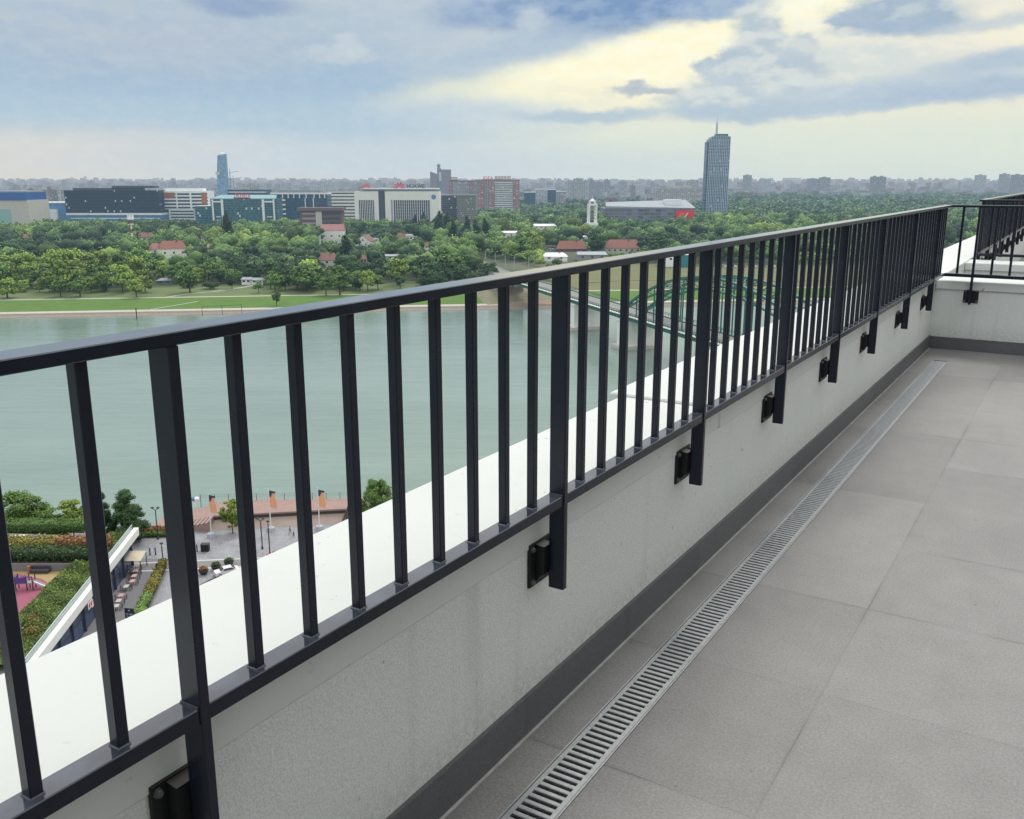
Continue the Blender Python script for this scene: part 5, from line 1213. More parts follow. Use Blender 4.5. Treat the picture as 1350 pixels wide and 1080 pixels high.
# street with its kerb
arc = [uv_at(px, py, ZP) for px, py in ((228, 806), (243, 788), (258, 776), (276, 766), (296, 757), (318, 749.5), (345, 742), (400, 730))]
pz('street', arc + [(-10, 120), (-60, 120)], asph_n, ZP + .004)
kb = MB()
for a, b_ in zip(arc[:-1], arc[1:]): kb.bar(W(*a, ZP + .09), W(*b_, ZP + .09), .28, .18)
structure(kb.build('kerb', mat('dark_kerb', lin(58, 60, 64), .8)))
pz('cafe_paving', [(-69.5, 163), (-64, 163), (-58, 128), (-70, 118), (-74, 140)], mat('cafe_paving', lin(120, 120, 124), .85, var=.2, scale=.7), ZP + .006)
# wooden river deck: raised platform, leaning tribune wall with a dark bench beam, steps at its left end
deck_m = mat('red_brown_decking', (0.33, 0.225, 0.20), .85, var=.25, scale=.8); tri_m = mat('pinkish_concrete', (0.33, 0.265, 0.235), .9, var=.25, scale=.6); beam_m = mat('dark_timber', (0.055, 0.035, 0.028), .7, var=.3, scale=2)
dk = thing('river_deck', 'red brown river deck with a leaning tribune wall and dark timber bench beam', 'deck', (*W(-61.5, 178)[:2], ZP), YAW)
ZD2 = 1.9
a, b_ = (0.0, 2.2), (26.5, 6.4)     # beam line, local
MB().prism([(0, 2.4), (26.5, 6.6), (42, 9), (42, 14.6), (-1, 12.6), (-1.2, 8)], -6, ZD2).build('platform', deck_m, dk)
MB().add([(0, -.7, .02), (26.5, 3.4, .02), (26.5, 6.4, ZD2 - .3), (0, 2.2, ZD2 - .3), (0, 2.38, .02), (26.5, 6.58, .02), (26.5, 6.58, ZD2 - .3), (0, 2.38, ZD2 - .3)], [(0, 1, 2, 3), (4, 7, 6, 5), (0, 3, 7, 4), (1, 5, 6, 2), (3, 2, 6, 7)]).build('tribune_wall', tri_m, dk)
MB().bar((0, 2.1, ZD2 - .1), (26.5, 6.3, ZD2 - .1), .95, .5).build('bench_beam', beam_m, dk)
MB().bar((26.2, 3.1, .3), (27.0, 6.3, ZD2 + .8), .25, .35).build('strut', beam_m, dk)
for k in range(8):
    z1 = ZD2 * (1 - (k + .5) / 8.5); x1 = -.05 - k * .95
    MB().prism([(x1, -1.2 + k * .1), (x1, 12.4 - .15 * k), (x1 - .94, 12.25 - .15 * k), (x1 - .94, -1.1 + k * .1)], -6, z1).build('step', deck_m, dk)
    MB().box(x1 - .3, x1 - .02, -1.26 + k * .1, 3.2, z1 + .004, z1 + .09).build('step_nosing', beam_m, dk)
for k in range(16):
    x = -6 + k * 3.0; yv = 12.0 + (x + 6) * .045; p = MB().bar((x, yv, .1 if x < -1 else ZD2), (x, yv, ZD2 + 1.5), .09, .09).build('railing_post', beam_m, dk)
mb = MB()
for z in (.9, 1.35): mb.bar((-6, 12.0, ZD2 + z), (39, 12.0 + 45 * .045, ZD2 + z), .05, .05)
mb.build('railing_wire', grey_w, dk)
MB().prism([(-7.7, -.4), (-7.7, 11.2), (-12.5, 10.4), (-12.5, 1.5)], -6, .22).build('landing', deck_m, dk)
grs = mat('dry_stems', (0.24, 0.13, 0.07), .9)
# white twin-drum stand by the railing
u, v = uv_at(256.5, 668, ZP + .23); r = thing('viewing_stand', 'small white stand at the river railing at the head of the steps', 'stand', (*W(u, v)[:2], ZP + .23), YAW)
MB().tube([(0, 0, 0), (0, 0, 1.3)], .3, 10).build('column', white_w, r); MB().lathe([(.1, 0), (.55, .2), (.6, .7), (.3, 1.0)], (-.3, 0, 1.31), 10).build('head', lblue_p, r); MB().lathe([(.1, 0), (.5, .2), (.55, .6), (.25, .9)], (.6, 0, 1.31), 10).build('head', white_w, r)
# flag poles
peach = mat('peach_flag', (0.80, 0.40, 0.22), .8, var=.1, scale=1.5); navy_f = mat('dark_flag_corner', (0.05, 0.055, 0.09), .8); blk = mat('concrete_block', lin(170, 170, 180), .85)
for px, pyb, pyt, l in ((279, 708, 652, 'flagpole with a peach banner left of the small round tree on the plaza'), (357.5, 700, 646, 'middle flagpole with a peach banner, behind the twin lamp posts'), (421.5, 698, 645, 'flagpole with a peach banner at the right end of the timber beam')):
    u, v = uv_at(px, pyb, ZP); z = uz_at(px, pyt, v)[1]; h_ = z - ZP; r = thing('flagpole', l, 'flagpole', (*W(u, v)[:2], ZP), YAW, 'flagpoles along the river deck')
    MB().lathe([(.95, 0), (.8, .75), (.7, .8)], (0, 0, .01), 8).build('base_block', blk, r); MB().tube([(0, 0, .8), (0, 0, h_ + .4)], [.13, .08], 8).build('pole', white_sign, r)
    nx, nz = 6, 8; vs = []
    for i in range(nz + 1):
        for j in range(nx + 1):
            q = j / nx; zz = h_ - .1 - 3.6 * i / nz - .25 * q * (1 + .4 * i / nz); vs.append((.1 + 1.25 * q * (1 - .12 * math.sin(i * .7)), .16 * math.sin(q * 7 + i * .5) * q, zz))
    mb = MB(); mb.v = vs
    for i in range(nz):
        for j in range(nx):
            mb.f.append([i * (nx + 1) + j, i * (nx + 1) + j + 1, (i + 1) * (nx + 1) + j + 1, (i + 1) * (nx + 1) + j]); mb.mi.append(1 if (i + j * .55 < 2.9 and not (i == 1 and j > 2)) else 0)
    mb.build('flag', [peach, navy_f], r, True)
# plaza lamps: two-headed posts
lampm = mat('lamp_post_paint', (0.03, 0.035, 0.04), .5)
for px, pyb, pyt, l, two in ((208.5, 711, 669, 'dark lamp post beside the big dark tree at the end of the garden podium', True), (346, 724, 683, 'two headed dark lamp post standing farther from the red car', True), (356, 732, 687, 'dark lamp post standing right behind the red car', False), (148.5 + 66.5, 740, 716, 'short dark lamp post at the end of the cafe hedge', False)):
    u, v = uv_at(px, pyb, ZP); h_ = uz_at(px, pyt, v)[1] - ZP; r = thing('lamp_post', l, 'lamp post', (*W(u, v)[:2], ZP), YAW)
    MB().tube([(0, 0, 0), (0, 0, .5), (0, 0, .55), (0, 0, h_ - .6)], [.2, .2, .12, .1], 8).build('pole', lampm, r)
    for s in ((-1, 1) if two else (0,)):
        MB().bar((0, 0, h_ - .62), (s * .55, 0, h_ - .25), .1, .1).build('arm', lampm, r); MB().lathe([(.12, 0), (.34, .12), (.3, .28), (.08, .4)], (s * .55, 0, h_ - .26), 10).build('lamp_head', lampm, r)
# bowl planters
bowl = mat('dark_bowl', (0.03, 0.032, 0.032), .6); soil = mat('soil', (.05, .035, .025), .95)
def leaf_tuft(rad, h, n, size, seed): 
    return crown([(0, 0, h * .5, rad, rad, h * .5), (rad * .4, 0, h * .6, rad * .5, rad * .5, h * .35), (-rad * .4, rad * .2, h * .55, rad * .5, rad * .5, h * .4)], n, size, seed, .8, .6)
def leafobj(name, data, m, parent): return link(name, leaf_mesh(name, data[0], data[1], data[2], data[3], m, data[4]), parent)
for i, (px, py, l) in enumerate(((268.7, 757, 'dark bowl planter with reddish flowers, lowest left of three on the plaza'), (285, 751, 'dark bowl planter with green shrub, middle of three on the plaza'), (302, 745.5, 'dark bowl planter with green shrub, upper right of three on the plaza'))):
    u, v = uv_at(px, py, ZP); r = thing('planter', l, 'planter', (*W(u, v)[:2], ZP), 0, 'bowl planters on the plaza')
    MB().lathe([(.42, 0), (.5, .06), (.8, .4), (.92, .85), (.86, .9), (.8, .82)], (0, 0, .01), 18).build('bowl', bowl, r, True)
    o = leafobj('plant', leaf_tuft(.78, .7, 260, .12, 40 + i), leaf_rust if i == 0 else leaf_dark, r); o.location.z = .75
# utility box, bollards
u, v = uv_at(270, 728, ZP); r = thing('utility_box', 'black cube shaped cabinet standing on the plaza near the paving stripes', 'cabinet', (*W(u, v)[:2], ZP), YAW + .05)
cabm = mat('black_cabinet', (0.008, 0.009, 0.01), .5); MB().bbox(-.75, .75, 0, 1.1, .06, 1.45, .03).build('body', cabm, r); MB().box(-.7, .7, .05, 1.05, 0, .058).build('plinth', grey_w, r); MB().box(-.8, .8, -.05, 1.15, 1.452, 1.5).build('lid', bowl, r)
for px, pb, l in ((198, 732, 'left one of two black bollards on the plaza beyond the awning'), (205.3, 731.5, 'right one of two black bollards on the plaza beyond the awning'), (260, 727.5, 'black bollard beside the black cabinet'), (172.5, 722, 'black bollard at the corner of the garden podium')):
    u, v = uv_at(px, pb, ZP); r = thing('bollard', l, 'bollard', (*W(u, v)[:2], ZP), 0, 'black bollards'); MB().lathe([(.17, 0), (.17, .05), (.12, .06), (.12, 1.25), (.1, 1.35)], (0, 0, .005), 10).build('post', lampm, r); MB().lathe([(.135, 0), (.14, .05), (.1, .09)], (0, 0, 1.36), 10).build('cap', lampm, r)
# cars
def place_car(px, py, rz, m_, l):
    u, v = uv_at(px, py, ZP); r = thing('parked_car', l, 'car', (*W(u, v)[:2], ZP), YAW + rz); car_parts(r, m_); return r
place_car(299, 757, .55, car_cols[0], 'white car parked at the kerb below the bowl planters'); place_car(367, 737, .25, car_cols[4], 'red car showing above the white ledge beside the lamp posts')
# trees of the near bank
def near_tree(name, key, px, pb, pt, z, h0, label, wide=1.0, cat='tree'):
    u, v = uv_at(px, pb, z); zt = uz_at(px, pt, v)[1]; s = (zt - z) / h0; return plant_tree(name, key, (*W(u, v)[:2], z), (s * wide, s * wide, s), random.uniform(0, 6), label, None, cat)
near_tree('tree', 'near_dark', 172, 716, 643, ZP, 13, 'big dark green tree at the far corner of the garden podium', 1.12)
near_tree('tree', 'near_light', 307, 703, 656, ZP, 7, 'small bright green round tree in front of the tribune wall', 1.05)
near_tree('tree', 'near_mid', 498, 690, 630, ZP, 9, 'green bushy tree just above the white ledge right of the flagpoles', .78)
near_tree('tree', 'near_mid', 28, 716, 648, ZP, 9, 'broad leafy tree behind the clipped hedge, leftmost', 1.15)
near_tree('tree', 'near_mid', 58, 716, 668, ZP, 9, 'lower green tree behind the clipped hedge, between two taller ones', 1.2)
near_tree('tree', 'near_light', 98, 714, 656, ZP, 7, 'bright green tree behind the clipped hedge', 1.15)
near_tree('tree', 'near_dark', 138, 716, 645, ZP, 13, 'tall loose tree half hidden by a baluster beside the big dark tree', .8)
# flower bed by the quay
fb = thing('flower_bed', 'low bed of green hedge and red brown shrubs at the quay', 'flower bed', (*W(-74, 173.6)[:2], ZP), YAW)
def hedge_data(x0, x1, y0, y1, z0, z1, n, size, seed, jit=.1, lo=.5):
    r = np.random.default_rng(seed); A_ = np.array([(x1 - x0) * (y1 - y0), (x1 - x0) * (z1 - z0), (x1 - x0) * (z1 - z0), (y1 - y0) * (z1 - z0), (y1 - y0) * (z1 - z0)]); f = r.choice(5, n, p=A_ / A_.sum())
    a, b__ = r.random(n), r.random(n); P_ = np.zeros((n, 3)); N2 = np.zeros((n, 3))
    P_[:, 0] = np.where(f < 3, x0 + (x1 - x0) * a, np.where(f == 3, x0, x1)); P_[:, 1] = np.where(f == 0, y0 + (y1 - y0) * b__, np.where(f == 1, y0, np.where(f == 2, y1, y0 + (y1 - y0) * a))); P_[:, 2] = np.where(f == 0, z1, z0 + (z1 - z0) * b__)
    N2[f == 0] = (0, 0, 1); N2[f == 1] = (0, -1, 0); N2[f == 2] = (0, 1, 0); N2[f == 3] = (-1, 0, 0); N2[f == 4] = (1, 0, 0)
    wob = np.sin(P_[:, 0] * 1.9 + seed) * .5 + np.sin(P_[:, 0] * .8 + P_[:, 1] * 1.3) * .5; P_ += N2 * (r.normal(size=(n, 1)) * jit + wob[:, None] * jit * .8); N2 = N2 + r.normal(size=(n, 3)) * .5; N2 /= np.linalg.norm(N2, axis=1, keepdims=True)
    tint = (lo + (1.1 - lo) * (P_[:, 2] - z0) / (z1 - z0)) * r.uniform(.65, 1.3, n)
    i = .06; v_ = np.array([(x, y, z) for z in (z0, z1 - i) for y in (y0 + i, y1 - i) for x in (x0 + i, x1 - i)]); t_ = np.array([(0, 2, 3), (0, 3, 1), (4, 5, 7), (4, 7, 6), (0, 1, 5), (0, 5, 4), (2, 6, 7), (2, 7, 3), (0, 4, 6), (0, 6, 2), (1, 3, 7), (1, 7, 5)])
    return P_, N2, size, tint, (v_, t_, np.full(8, .35))
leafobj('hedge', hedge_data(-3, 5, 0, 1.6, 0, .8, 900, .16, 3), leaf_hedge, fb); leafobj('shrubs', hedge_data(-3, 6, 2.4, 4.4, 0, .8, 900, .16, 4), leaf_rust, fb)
# garden podium
e0 = np.array(uv_at(179, 697, -61.2)); e1 = np.array(uv_at(33, 884, -61.2)); ev_ = e1 - e0; Le = float(np.linalg.norm(ev_)); ev_ /= Le; pang = YAW + math.atan2(ev_[1], ev_[0])
# local frame: x along the edge towards this building, y to the right of it seen from the river... (garden side is y < 0)
pd = thing('garden_podium', 'low pavilion with a roof garden, white slanting parapet beam, glass balustrade and shopfronts', 'building', (*W(*e0)[:2], ZP), pang)
test = W(*(e0 + np.array([-10, 0]))); _b = Vector((test[0] - pd.location.x, test[1] - pd.location.y, 0)); gs = 1 if (-math.sin(pang) * _b.x + math.cos(pang) * _b.y) > 0 else -1   # garden side sign on local y
HR = 5.0; HP = 6.8
def PY(a, b_): return (min(gs * a, gs * b_), max(gs * a, gs * b_))
LX = Le + 14
y0, y1 = PY(1.2, 70); MB().box(0.2, LX, y0, y1, 0, HR).build('wall', mat('podium_wall', lin(140, 140, 140), .85, var=.2, scale=.5), pd)
y0, y1 = PY(-.35, .55); MB().bbox(-.6, LX, y0, y1, HP - 1.45, HP, .05).build('parapet_beam', mat('white_beam', (.74, .75, .73), .7, var=.1, scale=.5), pd)
y0, y1 = PY(.55, 1.25); MB().box(0, LX, y0, y1, HR, HP - .25).build('gutter', grey_w, pd)
glass_b = bpy.data.materials.new('balustrade_glass'); glass_b.use_nodes = True; gb = glass_b.node_tree.nodes['Principled BSDF']; gb.inputs['Base Color'].default_value = (.55, .66, .62, 1); gb.inputs['Roughness'].default_value = .05; gb.inputs['Alpha'].default_value = .35
for k in range(17):
    y0, y1 = PY(.60, .64); MB().box(.1 + k * 3.1, 3.1 + k * 3.1, y0, y1, HP - .3, HP + .75).build('glass_panel', glass_b, pd)
y0, y1 = PY(.56, .68); MB().box(.1, .1 + 17 * 3.1, y0, y1, HP + .75, HP + .82).build('balustrade_rail', silver, pd)
# shopfront under the beam
shop = facade('shopfront', (0.05, 0.055, 0.075), (0.04, 0.07, 0.16), 2.6, 1.7, (.06, .94), (.05, .95), .04, .15)
y0, y1 = PY(.9, 1.18); MB().box(.3, LX, y0, y1, 0.02, HP - 1.5).build('shopfront', shop, pd)
for k in range(10): y0, y1 = PY(.62, .88); MB().box(1 + k * 5.2, 1.25 + k * 5.2, y0, y1, 0.02, HP - 1.5).build('mullion', dgrey_w, pd)
y0, y1 = PY(.2, .88); MB().box(17, 25, y0, y1, 3.0, 3.35).build('sign_fascia', white_sign, pd)
y0, y1 = PY(-.37, -.36); MB().box(26.3, 28.3, y0 - .02, y1 + .02, HP - 2.7, HP - 1.5).build('sign_board', white_sign, pd)
y0, y1 = PY(-.42, -.40); 
for q in (26.7, 27.5): MB().box(q, q + .45, y0, y1, HP - 2.5, HP - 1.75).build('sign_mark', red_sign, pd)
# roof surfaces
ZR = ZP + HR
pz('roof_paving', [(-70.5, 161.2), (-66, 112), (-150, 96), (-150, 168)], mat('roof_paving', lin(140, 138, 142), .85, var=.15, scale=.6), ZR + .01)
yel = mat('play_surface_yellow', (0.38, 0.28, 0.13), .9, var=.15, scale=.7); pnk = mat('play_surface_pink', (0.32, 0.095, 0.145), .9, var=.12, scale=.7)
pz('play_surface', [uv_at(px, py, ZR) for px, py in ((4, 750), (97, 748), (78, 775), (20, 836), (-30, 850), (-30, 752))], yel, ZR + .02)
blob = [uv_at(66 * (1 if False else 1) - 40 + 40 * math.cos(t) * (1.0) - 2, 790 + 33 * math.sin(t), ZR) for t in [k * 2 * PI / 24 for k in range(24)]]
pz('play_surface', blob, pnk, ZR + .03); pz('play_surface', [uv_at(46 + 19 * math.cos(k * PI / 10), 776 + 14 * math.sin(k * PI / 10), ZR) for k in range(20)], pnk, ZR + .035)
# planter walls and hedges, valley-frame boxes
gw = mat('garden_wall', lin(122, 122, 126), .85, var=.15, scale=.6)
def garden_wall(u0, u1, v0, v1, h, l): r = thing('planter_wall', l, 'planter wall', (*W(u0, v0)[:2], ZR + .011), YAW); MB().bbox(0, u1 - u0, 0, v1 - v0, 0, h, .04).build('wall', gw, r); MB().box(.3, u1 - u0 - .3, .3, v1 - v0 - .3, h + .003, h + .02).build('soil', soil, r); return r
uA, vA = uv_at(50, 754, ZR); 
garden_wall(-112, uA + 11.0, vA + .2, vA + 9.5, 1.35, 'long grey planter wall behind the playground carrying the flowering hedge')
hd = lambda name, u0, u1, v0, v1, z, h, leaf, n, sz, l, seed, jit=.12: tag(leafobj(name, hedge_data(0, u1 - u0, 0, v1 - v0, 0, h, n, sz, seed, jit), leaf, None), l, 'hedge')
def at_loc(o, u, v, z): o.location = (*W(u, v)[:2], z); o.rotation_euler = (0, 0, YAW); return o
at_loc(hd('hedge', -110, uA + 9.6, vA + 1.2, vA + 4.4, 0, 1.5, leaf_dark, 5200, .19, 'dark green shrubs along the front of the planter behind the playground', 11, .25), -110, vA + 1.2, ZR + 1.38)
at_loc(hd('hedge', -110, uA + .6, vA + 4.6, vA + 8.0, 0, 2.0, leaf_gold, 3600, .19, 'yellow green flowering hedge behind the dark shrubs', 12, .25), -110, vA + 4.6, ZR + 1.38)
at_loc(hd('hedge', uA + .7, uA + 9.6, vA + 4.6, vA + 8.0, 0, 2.05, leaf_rust, 1500, .19, 'orange red flowering hedge at the right end of the planter', 13, .25), uA + .7, vA + 4.6, ZR + 1.38)
uB, vB = uv_at(50, 703, ZR)
at_loc(hd('hedge', -120, uB + 8.5, vB, vB + 3.4, 0, 1.7, leaf_hedge, 7000, .16, 'long clipped green hedge at the river end of the roof garden', 14, .05), -120, vB, ZR + .02)
# ornamental grass strip beside the glass balustrade: counted as one soft mass
def grass_strip():
    r = np.random.default_rng(8); n = 22000; x = r.uniform(.8, Le - 3, n); wq = np.interp(x, [0, Le * .25, Le * .8, Le], [3.0, 6.0, 7.5, 6]); y = r.uniform(1.6, 1.6 + wq, n); z = 1.5 + np.sin(x * .9) * .15 + np.sin(y * 1.5 + x * .4) * .2 + r.normal(size=n) * .12
    edge = (y - 1.6) / wq; z = z * np.where(edge > .75, 1 - (edge - .75) * 2.2, 1.0)
    P_ = np.stack([x, gs * y, HR + z], 1); N2 = r.normal(size=(n, 3)) * .6 + np.array([0, gs * .3, .5]); N2 /= np.linalg.norm(N2, axis=1, keepdims=True)
    k = 28; xs = np.linspace(.8, Le - 3, k); v_ = []; f_ = []
    for i, xx in enumerate(xs):
        ww = float(np.interp(xx, [0, Le * .25, Le * .8, Le], [3.0, 6.0, 7.5, 6])); v_ += [(xx, gs * 1.6, HR + 1.2), (xx, gs * (1.6 + ww * .7), HR + 1.25), (xx, gs * (1.6 + ww), HR + .1)]
    for i in range(k - 1):
        for j in (0, 1): a = i * 3 + j; f_ += [(a, a + 3, a + 4), (a, a + 4, a + 1)]
    tint = r.uniform(.5, 1.35, n) * (.9 + .25 * np.sin(x * 1.1 + y))
    o = leafobj('ornamental_grass', (P_, N2, .135, tint, (np.array(v_), np.array(f_), np.full(len(v_), .5))), m_leaf('grass_blades', (0.19, 0.27, 0.09)), None)
    o.location = pd.location; o.rotation_euler = (0, 0, pang); return tag(o, 'soft green ornamental grass along the glass balustrade of the roof garden', 'grass', None, 'stuff')
grass_strip()
for px, py, sz, lf, l in ((40, 838, 1.9, leaf_gold, 'yellow orange flowering bush at the near end of the grass strip'), (46, 822, 1.5, leaf_rust, 'rust coloured bush at the near end of the grass strip'), (24, 836, 1.9, leaf_dark, 'dark green bush beside the yellow one at the near end of the grass strip')):
    u, v = uv_at(px, py, ZR + .8); r = thing('bush', l, 'bush', (*W(u, v)[:2], ZR + .02), 0); o = leafobj('foliage', leaf_tuft(sz, sz * 1.25, 750, .17, int(px)), lf, r); MB().tube([(0, 0, 0), (0, 0, sz * .5)], .08, 6).build('stem', bark, r)
# white sun bench on the roof path
u, v = uv_at(26, 709.5, ZR); r = thing('bench', 'white slab bench on the roof path between the two hedges', 'bench', (*W(u, v)[:2], ZR + .02), YAW + .1); MB().bbox(-1.3, 1.3, -.5, .5, .38, .5, .03).build('seat', white_sign, r)
for s in (-1, 1): MB().box(s * .9 - .15, s * .9 + .15, -.45, .45, 0, .378).build('leg', grey_w, r)
# slide and dark play bench
u, v = uv_at(38, 779, ZR); r = thing('play_slide', 'playground climbing frame with purple panels and a pale slide', 'play equipment', (*W(u, v)[:2], ZR + .04), YAW + .15)
purple = mat('purple_panel', (.09, .05, .25), .6); dkp = mat('play_post', (.05, .05, .06), .6); slide_m = mat('slide_sheet', (.62, .64, .66), .4, metal=.3)
for x, y in ((-1.9, 0), (-1.9, 1.3), (-.2, 0), (-.2, 1.3), (.7, 0), (.7, 1.3)): MB().tube([(x, y, 0), (x, y, 2.5 if x < 0 else 2.3)], .1, 8).build('post', dkp, r)
MB().box(-1.9, .7, .05, 1.25, 1.12, 1.24).build('platform', grey_w, r); MB().box(-1.95, -.25, -.06, .0, 1.3, 2.3).build('panel', purple, r); MB().box(-1.98, -1.92, 0.02, 1.28, 1.3, 2.3).build('panel', purple, r)
mb = MB(); mb.add([(.7, .25, 1.2), (.7, 1.05, 1.2), (1.5, 1.05, .75), (1.5, .25, .75), (2.6, 1.05, .15), (2.6, .25, .15), (3.0, 1.05, .12), (3.0, .25, .12)], [(0, 1, 2, 3), (3, 2, 4, 5), (5, 4, 6, 7)])
for y in (.22, 1.08): mb.add([(.7, y, 1.18), (.7, y, 1.45), (1.5, y, 1.0), (1.5, y, .73), (2.6, y, .38), (2.6, y, .13), (3.0, y, .3), (3.0, y, .1)], [(0, 1, 2, 3), (3, 2, 4, 5), (5, 4, 6, 7)])
mb.build('slide', slide_m, r); MB().bar((-1.0, 0, 2.45), (.7, 0, 2.35), .12, .12).build('crossbar', purple, r)
mb = MB()
for k in range(5): mb.bar((-2.6 + k * .14, .2, .2 + k * .24), (-2.6 + k * .14, 1.1, .2 + k * .24), .06, .06)
mb.build('ladder', dkp, r)
u, v = uv_at(54, 754, ZR); r = thing('play_bench', 'dark boxy bench with a small orange panel against the playground wall', 'bench', (*W(u, v - .9)[:2], ZR + .04), YAW); MB().bbox(-1.5, 1.7, 0, .7, .1, .62, .03).build('seat', dkp, r); MB().bbox(-1.5, 1.7, .72, .86, .1, 1.1, .02).build('backrest', dkp, r); MB().box(-1.9, -1.52, .1, .7, .3, 1.2).build('panel', orange_p, r)
# cafe: awning, tables, hedge, menu board
beige_a = mat('awning_cloth', (.60, .52, .40), .85, var=.1, scale=1); u, v = uv_at(176, 752, ZP); r = thing('awning', 'beige square awning on dark posts over the cafe terrace', 'awning', (*W(u, v)[:2], ZP), pang + PI / 2)
MB().add([(-2.0, -2.0, 2.75), (2.0, -2.0, 2.6), (2.0, 2.0, 2.9), (-2.0, 2.0, 3.1), (0, 0, 3.15)], [(0, 1, 4), (1, 2, 4), (2, 3, 4), (3, 0, 4)]).build('cloth', beige_a, r)
for x, y, z in ((-1.9, -1.9, 2.74), (1.9, -1.9, 2.6), (1.9, 1.9, 2.9), (-1.9, 1.9, 3.05)): MB().bar((x, y, 0), (x, y, z), .12, .12).build('post', lampm, r)
tab_a = mat('pale_table_top', (.60, .55, .50), .6); tab_b = mat('pink_table_top', (.62, .38, .36), .6); chm = mat('cafe_chair', (.10, .085, .08), .7)
def cafe_table(m_):
    r = thing('cafe_table', 't', 'table', (0, 0, 0)); MB().bbox(-.62, .62, -.42, .42, .72, .76, .01).build('table_top', m_, r)
    for x in (-.45, .45): MB().bar((x, 0, 0), (x, 0, .72), .07, .07).build('leg', lampm, r)
    return r
def cafe_chair():
    r = thing('cafe_chair', 'c', 'chair', (0, 0, 0)); MB().bbox(-.23, .23, -.22, .22, .42, .47, .01).build('seat', chm, r); MB().bbox(-.23, .23, .2, .25, .48, .9, .01).build('backrest', chm, r)
    for x in (-.2, .2):
        for y in (-.19, .19): MB().bar((x, y, 0), (x, y, .42), .04, .04).build('leg', lampm, r)
    return r
tp = [cafe_table(tab_a), cafe_table(tab_b)]; cp = cafe_chair(); usedt = [False, False]; usedc = False
spots = [(180, 751, 0, 'pale cafe table under the awning'), (179, 757, 0, 'second pale cafe table in the row, just below the awning'), (177.5, 764, 1, 'pinkish cafe table nearest the hedge in the middle of the terrace'), (175, 771, 1, 'long pinkish cafe table in the middle of the terrace'),
         (167, 778, 0, 'pale cafe table beside the dark stand'), (160, 790, 1, 'pinkish cafe table close to the shopfront'), (157, 797, 0, 'pale cafe table close to the shopfront, next to the pinkish one'), (154, 804, 0, 'nearest pale cafe table above the white ledge')]
for px, py, q, l in spots:
    u, v = uv_at(px, py, ZP); x, y, _ = W(u, v)
    if not usedt[q]: o = tp[q]; o.location = (x, y, ZP + .01); o.rotation_euler = (0, 0, pang); o['label'] = l; o['group'] = 'cafe tables'; usedt[q] = True
    else: dup(tp[q], (x, y, ZP + .01), pang, l, 'cafe tables')
    for s in (-1, 1):
        cx_ = x + s * .75 * -math.sin(pang); cy_ = y + s * .75 * math.cos(pang); rz = pang + (0 if s > 0 else PI); cl = 'dark cafe chair pushed up to a table on the terrace'
        if not usedc: cp.location = (cx_, cy_, ZP + .01); cp.rotation_euler = (0, 0, rz); cp['label'] = cl; cp['group'] = 'cafe chairs'; usedc = True
        else: dup(cp, (cx_, cy_, ZP + .01), rz, cl, 'cafe chairs')
h0 = np.array(uv_at(216, 748, ZP)); h1 = np.array(uv_at(184, 818, ZP)); hv = h1 - h0; hl = float(np.linalg.norm(hv)); r = thing('hedge_planter', 'yellow green hedge in dark planter boxes edging the cafe terrace', 'hedge', (*W(*h0)[:2], ZP), YAW + math.atan2(hv[1], hv[0]))
nbx = 6
for k in range(nbx):
    MB().bbox(hl * k / nbx + .05, hl * (k + 1) / nbx - .05, -.55, .55, .02, .85, .03).build('planter_box', bowl, r)
    bl = [(hl * (k + q) / nbx, math.sin(k * 3 + q * 9) * .1, 1.25, 1.0, .85, .75) for q in (.2, .5, .8)]; leafobj('foliage', crown(bl, 620, .16, 90 + k, .85, .55), leaf_gold if k < 4 else leaf_mid, r)
u, v = uv_at(171.5, 818, ZP); r = thing('menu_board', 'dark menu board with pale writing at the end of the cafe hedge', 'sign', (*W(u, v)[:2], ZP + .01), YAW - .2)
navy_b = mat('menu_navy', (.02, .025, .05), .6); MB().bbox(-.85, .85, 0, .12, .1, 2.1, .02).build('board', navy_b, r)
for s in (-.6, .6): MB().box(s - .06, s + .06, -.25, .35, 0, .099).build('foot', lampm, r)
lt = MB()
for (x0, x1, z0, z1) in ((-.15, .15, 1.62, 1.85), (-.6, -.2, 1.0, 1.16), (.0, .55, 1.02, 1.2), (-.55, -.1, .66, .76), (.05, .5, .64, .8)): lt.box(x0, x1, -.015, -.003, z0, z1)
lt.build('writing', mat('menu_writing', (.5, .52, .56), .7), r)

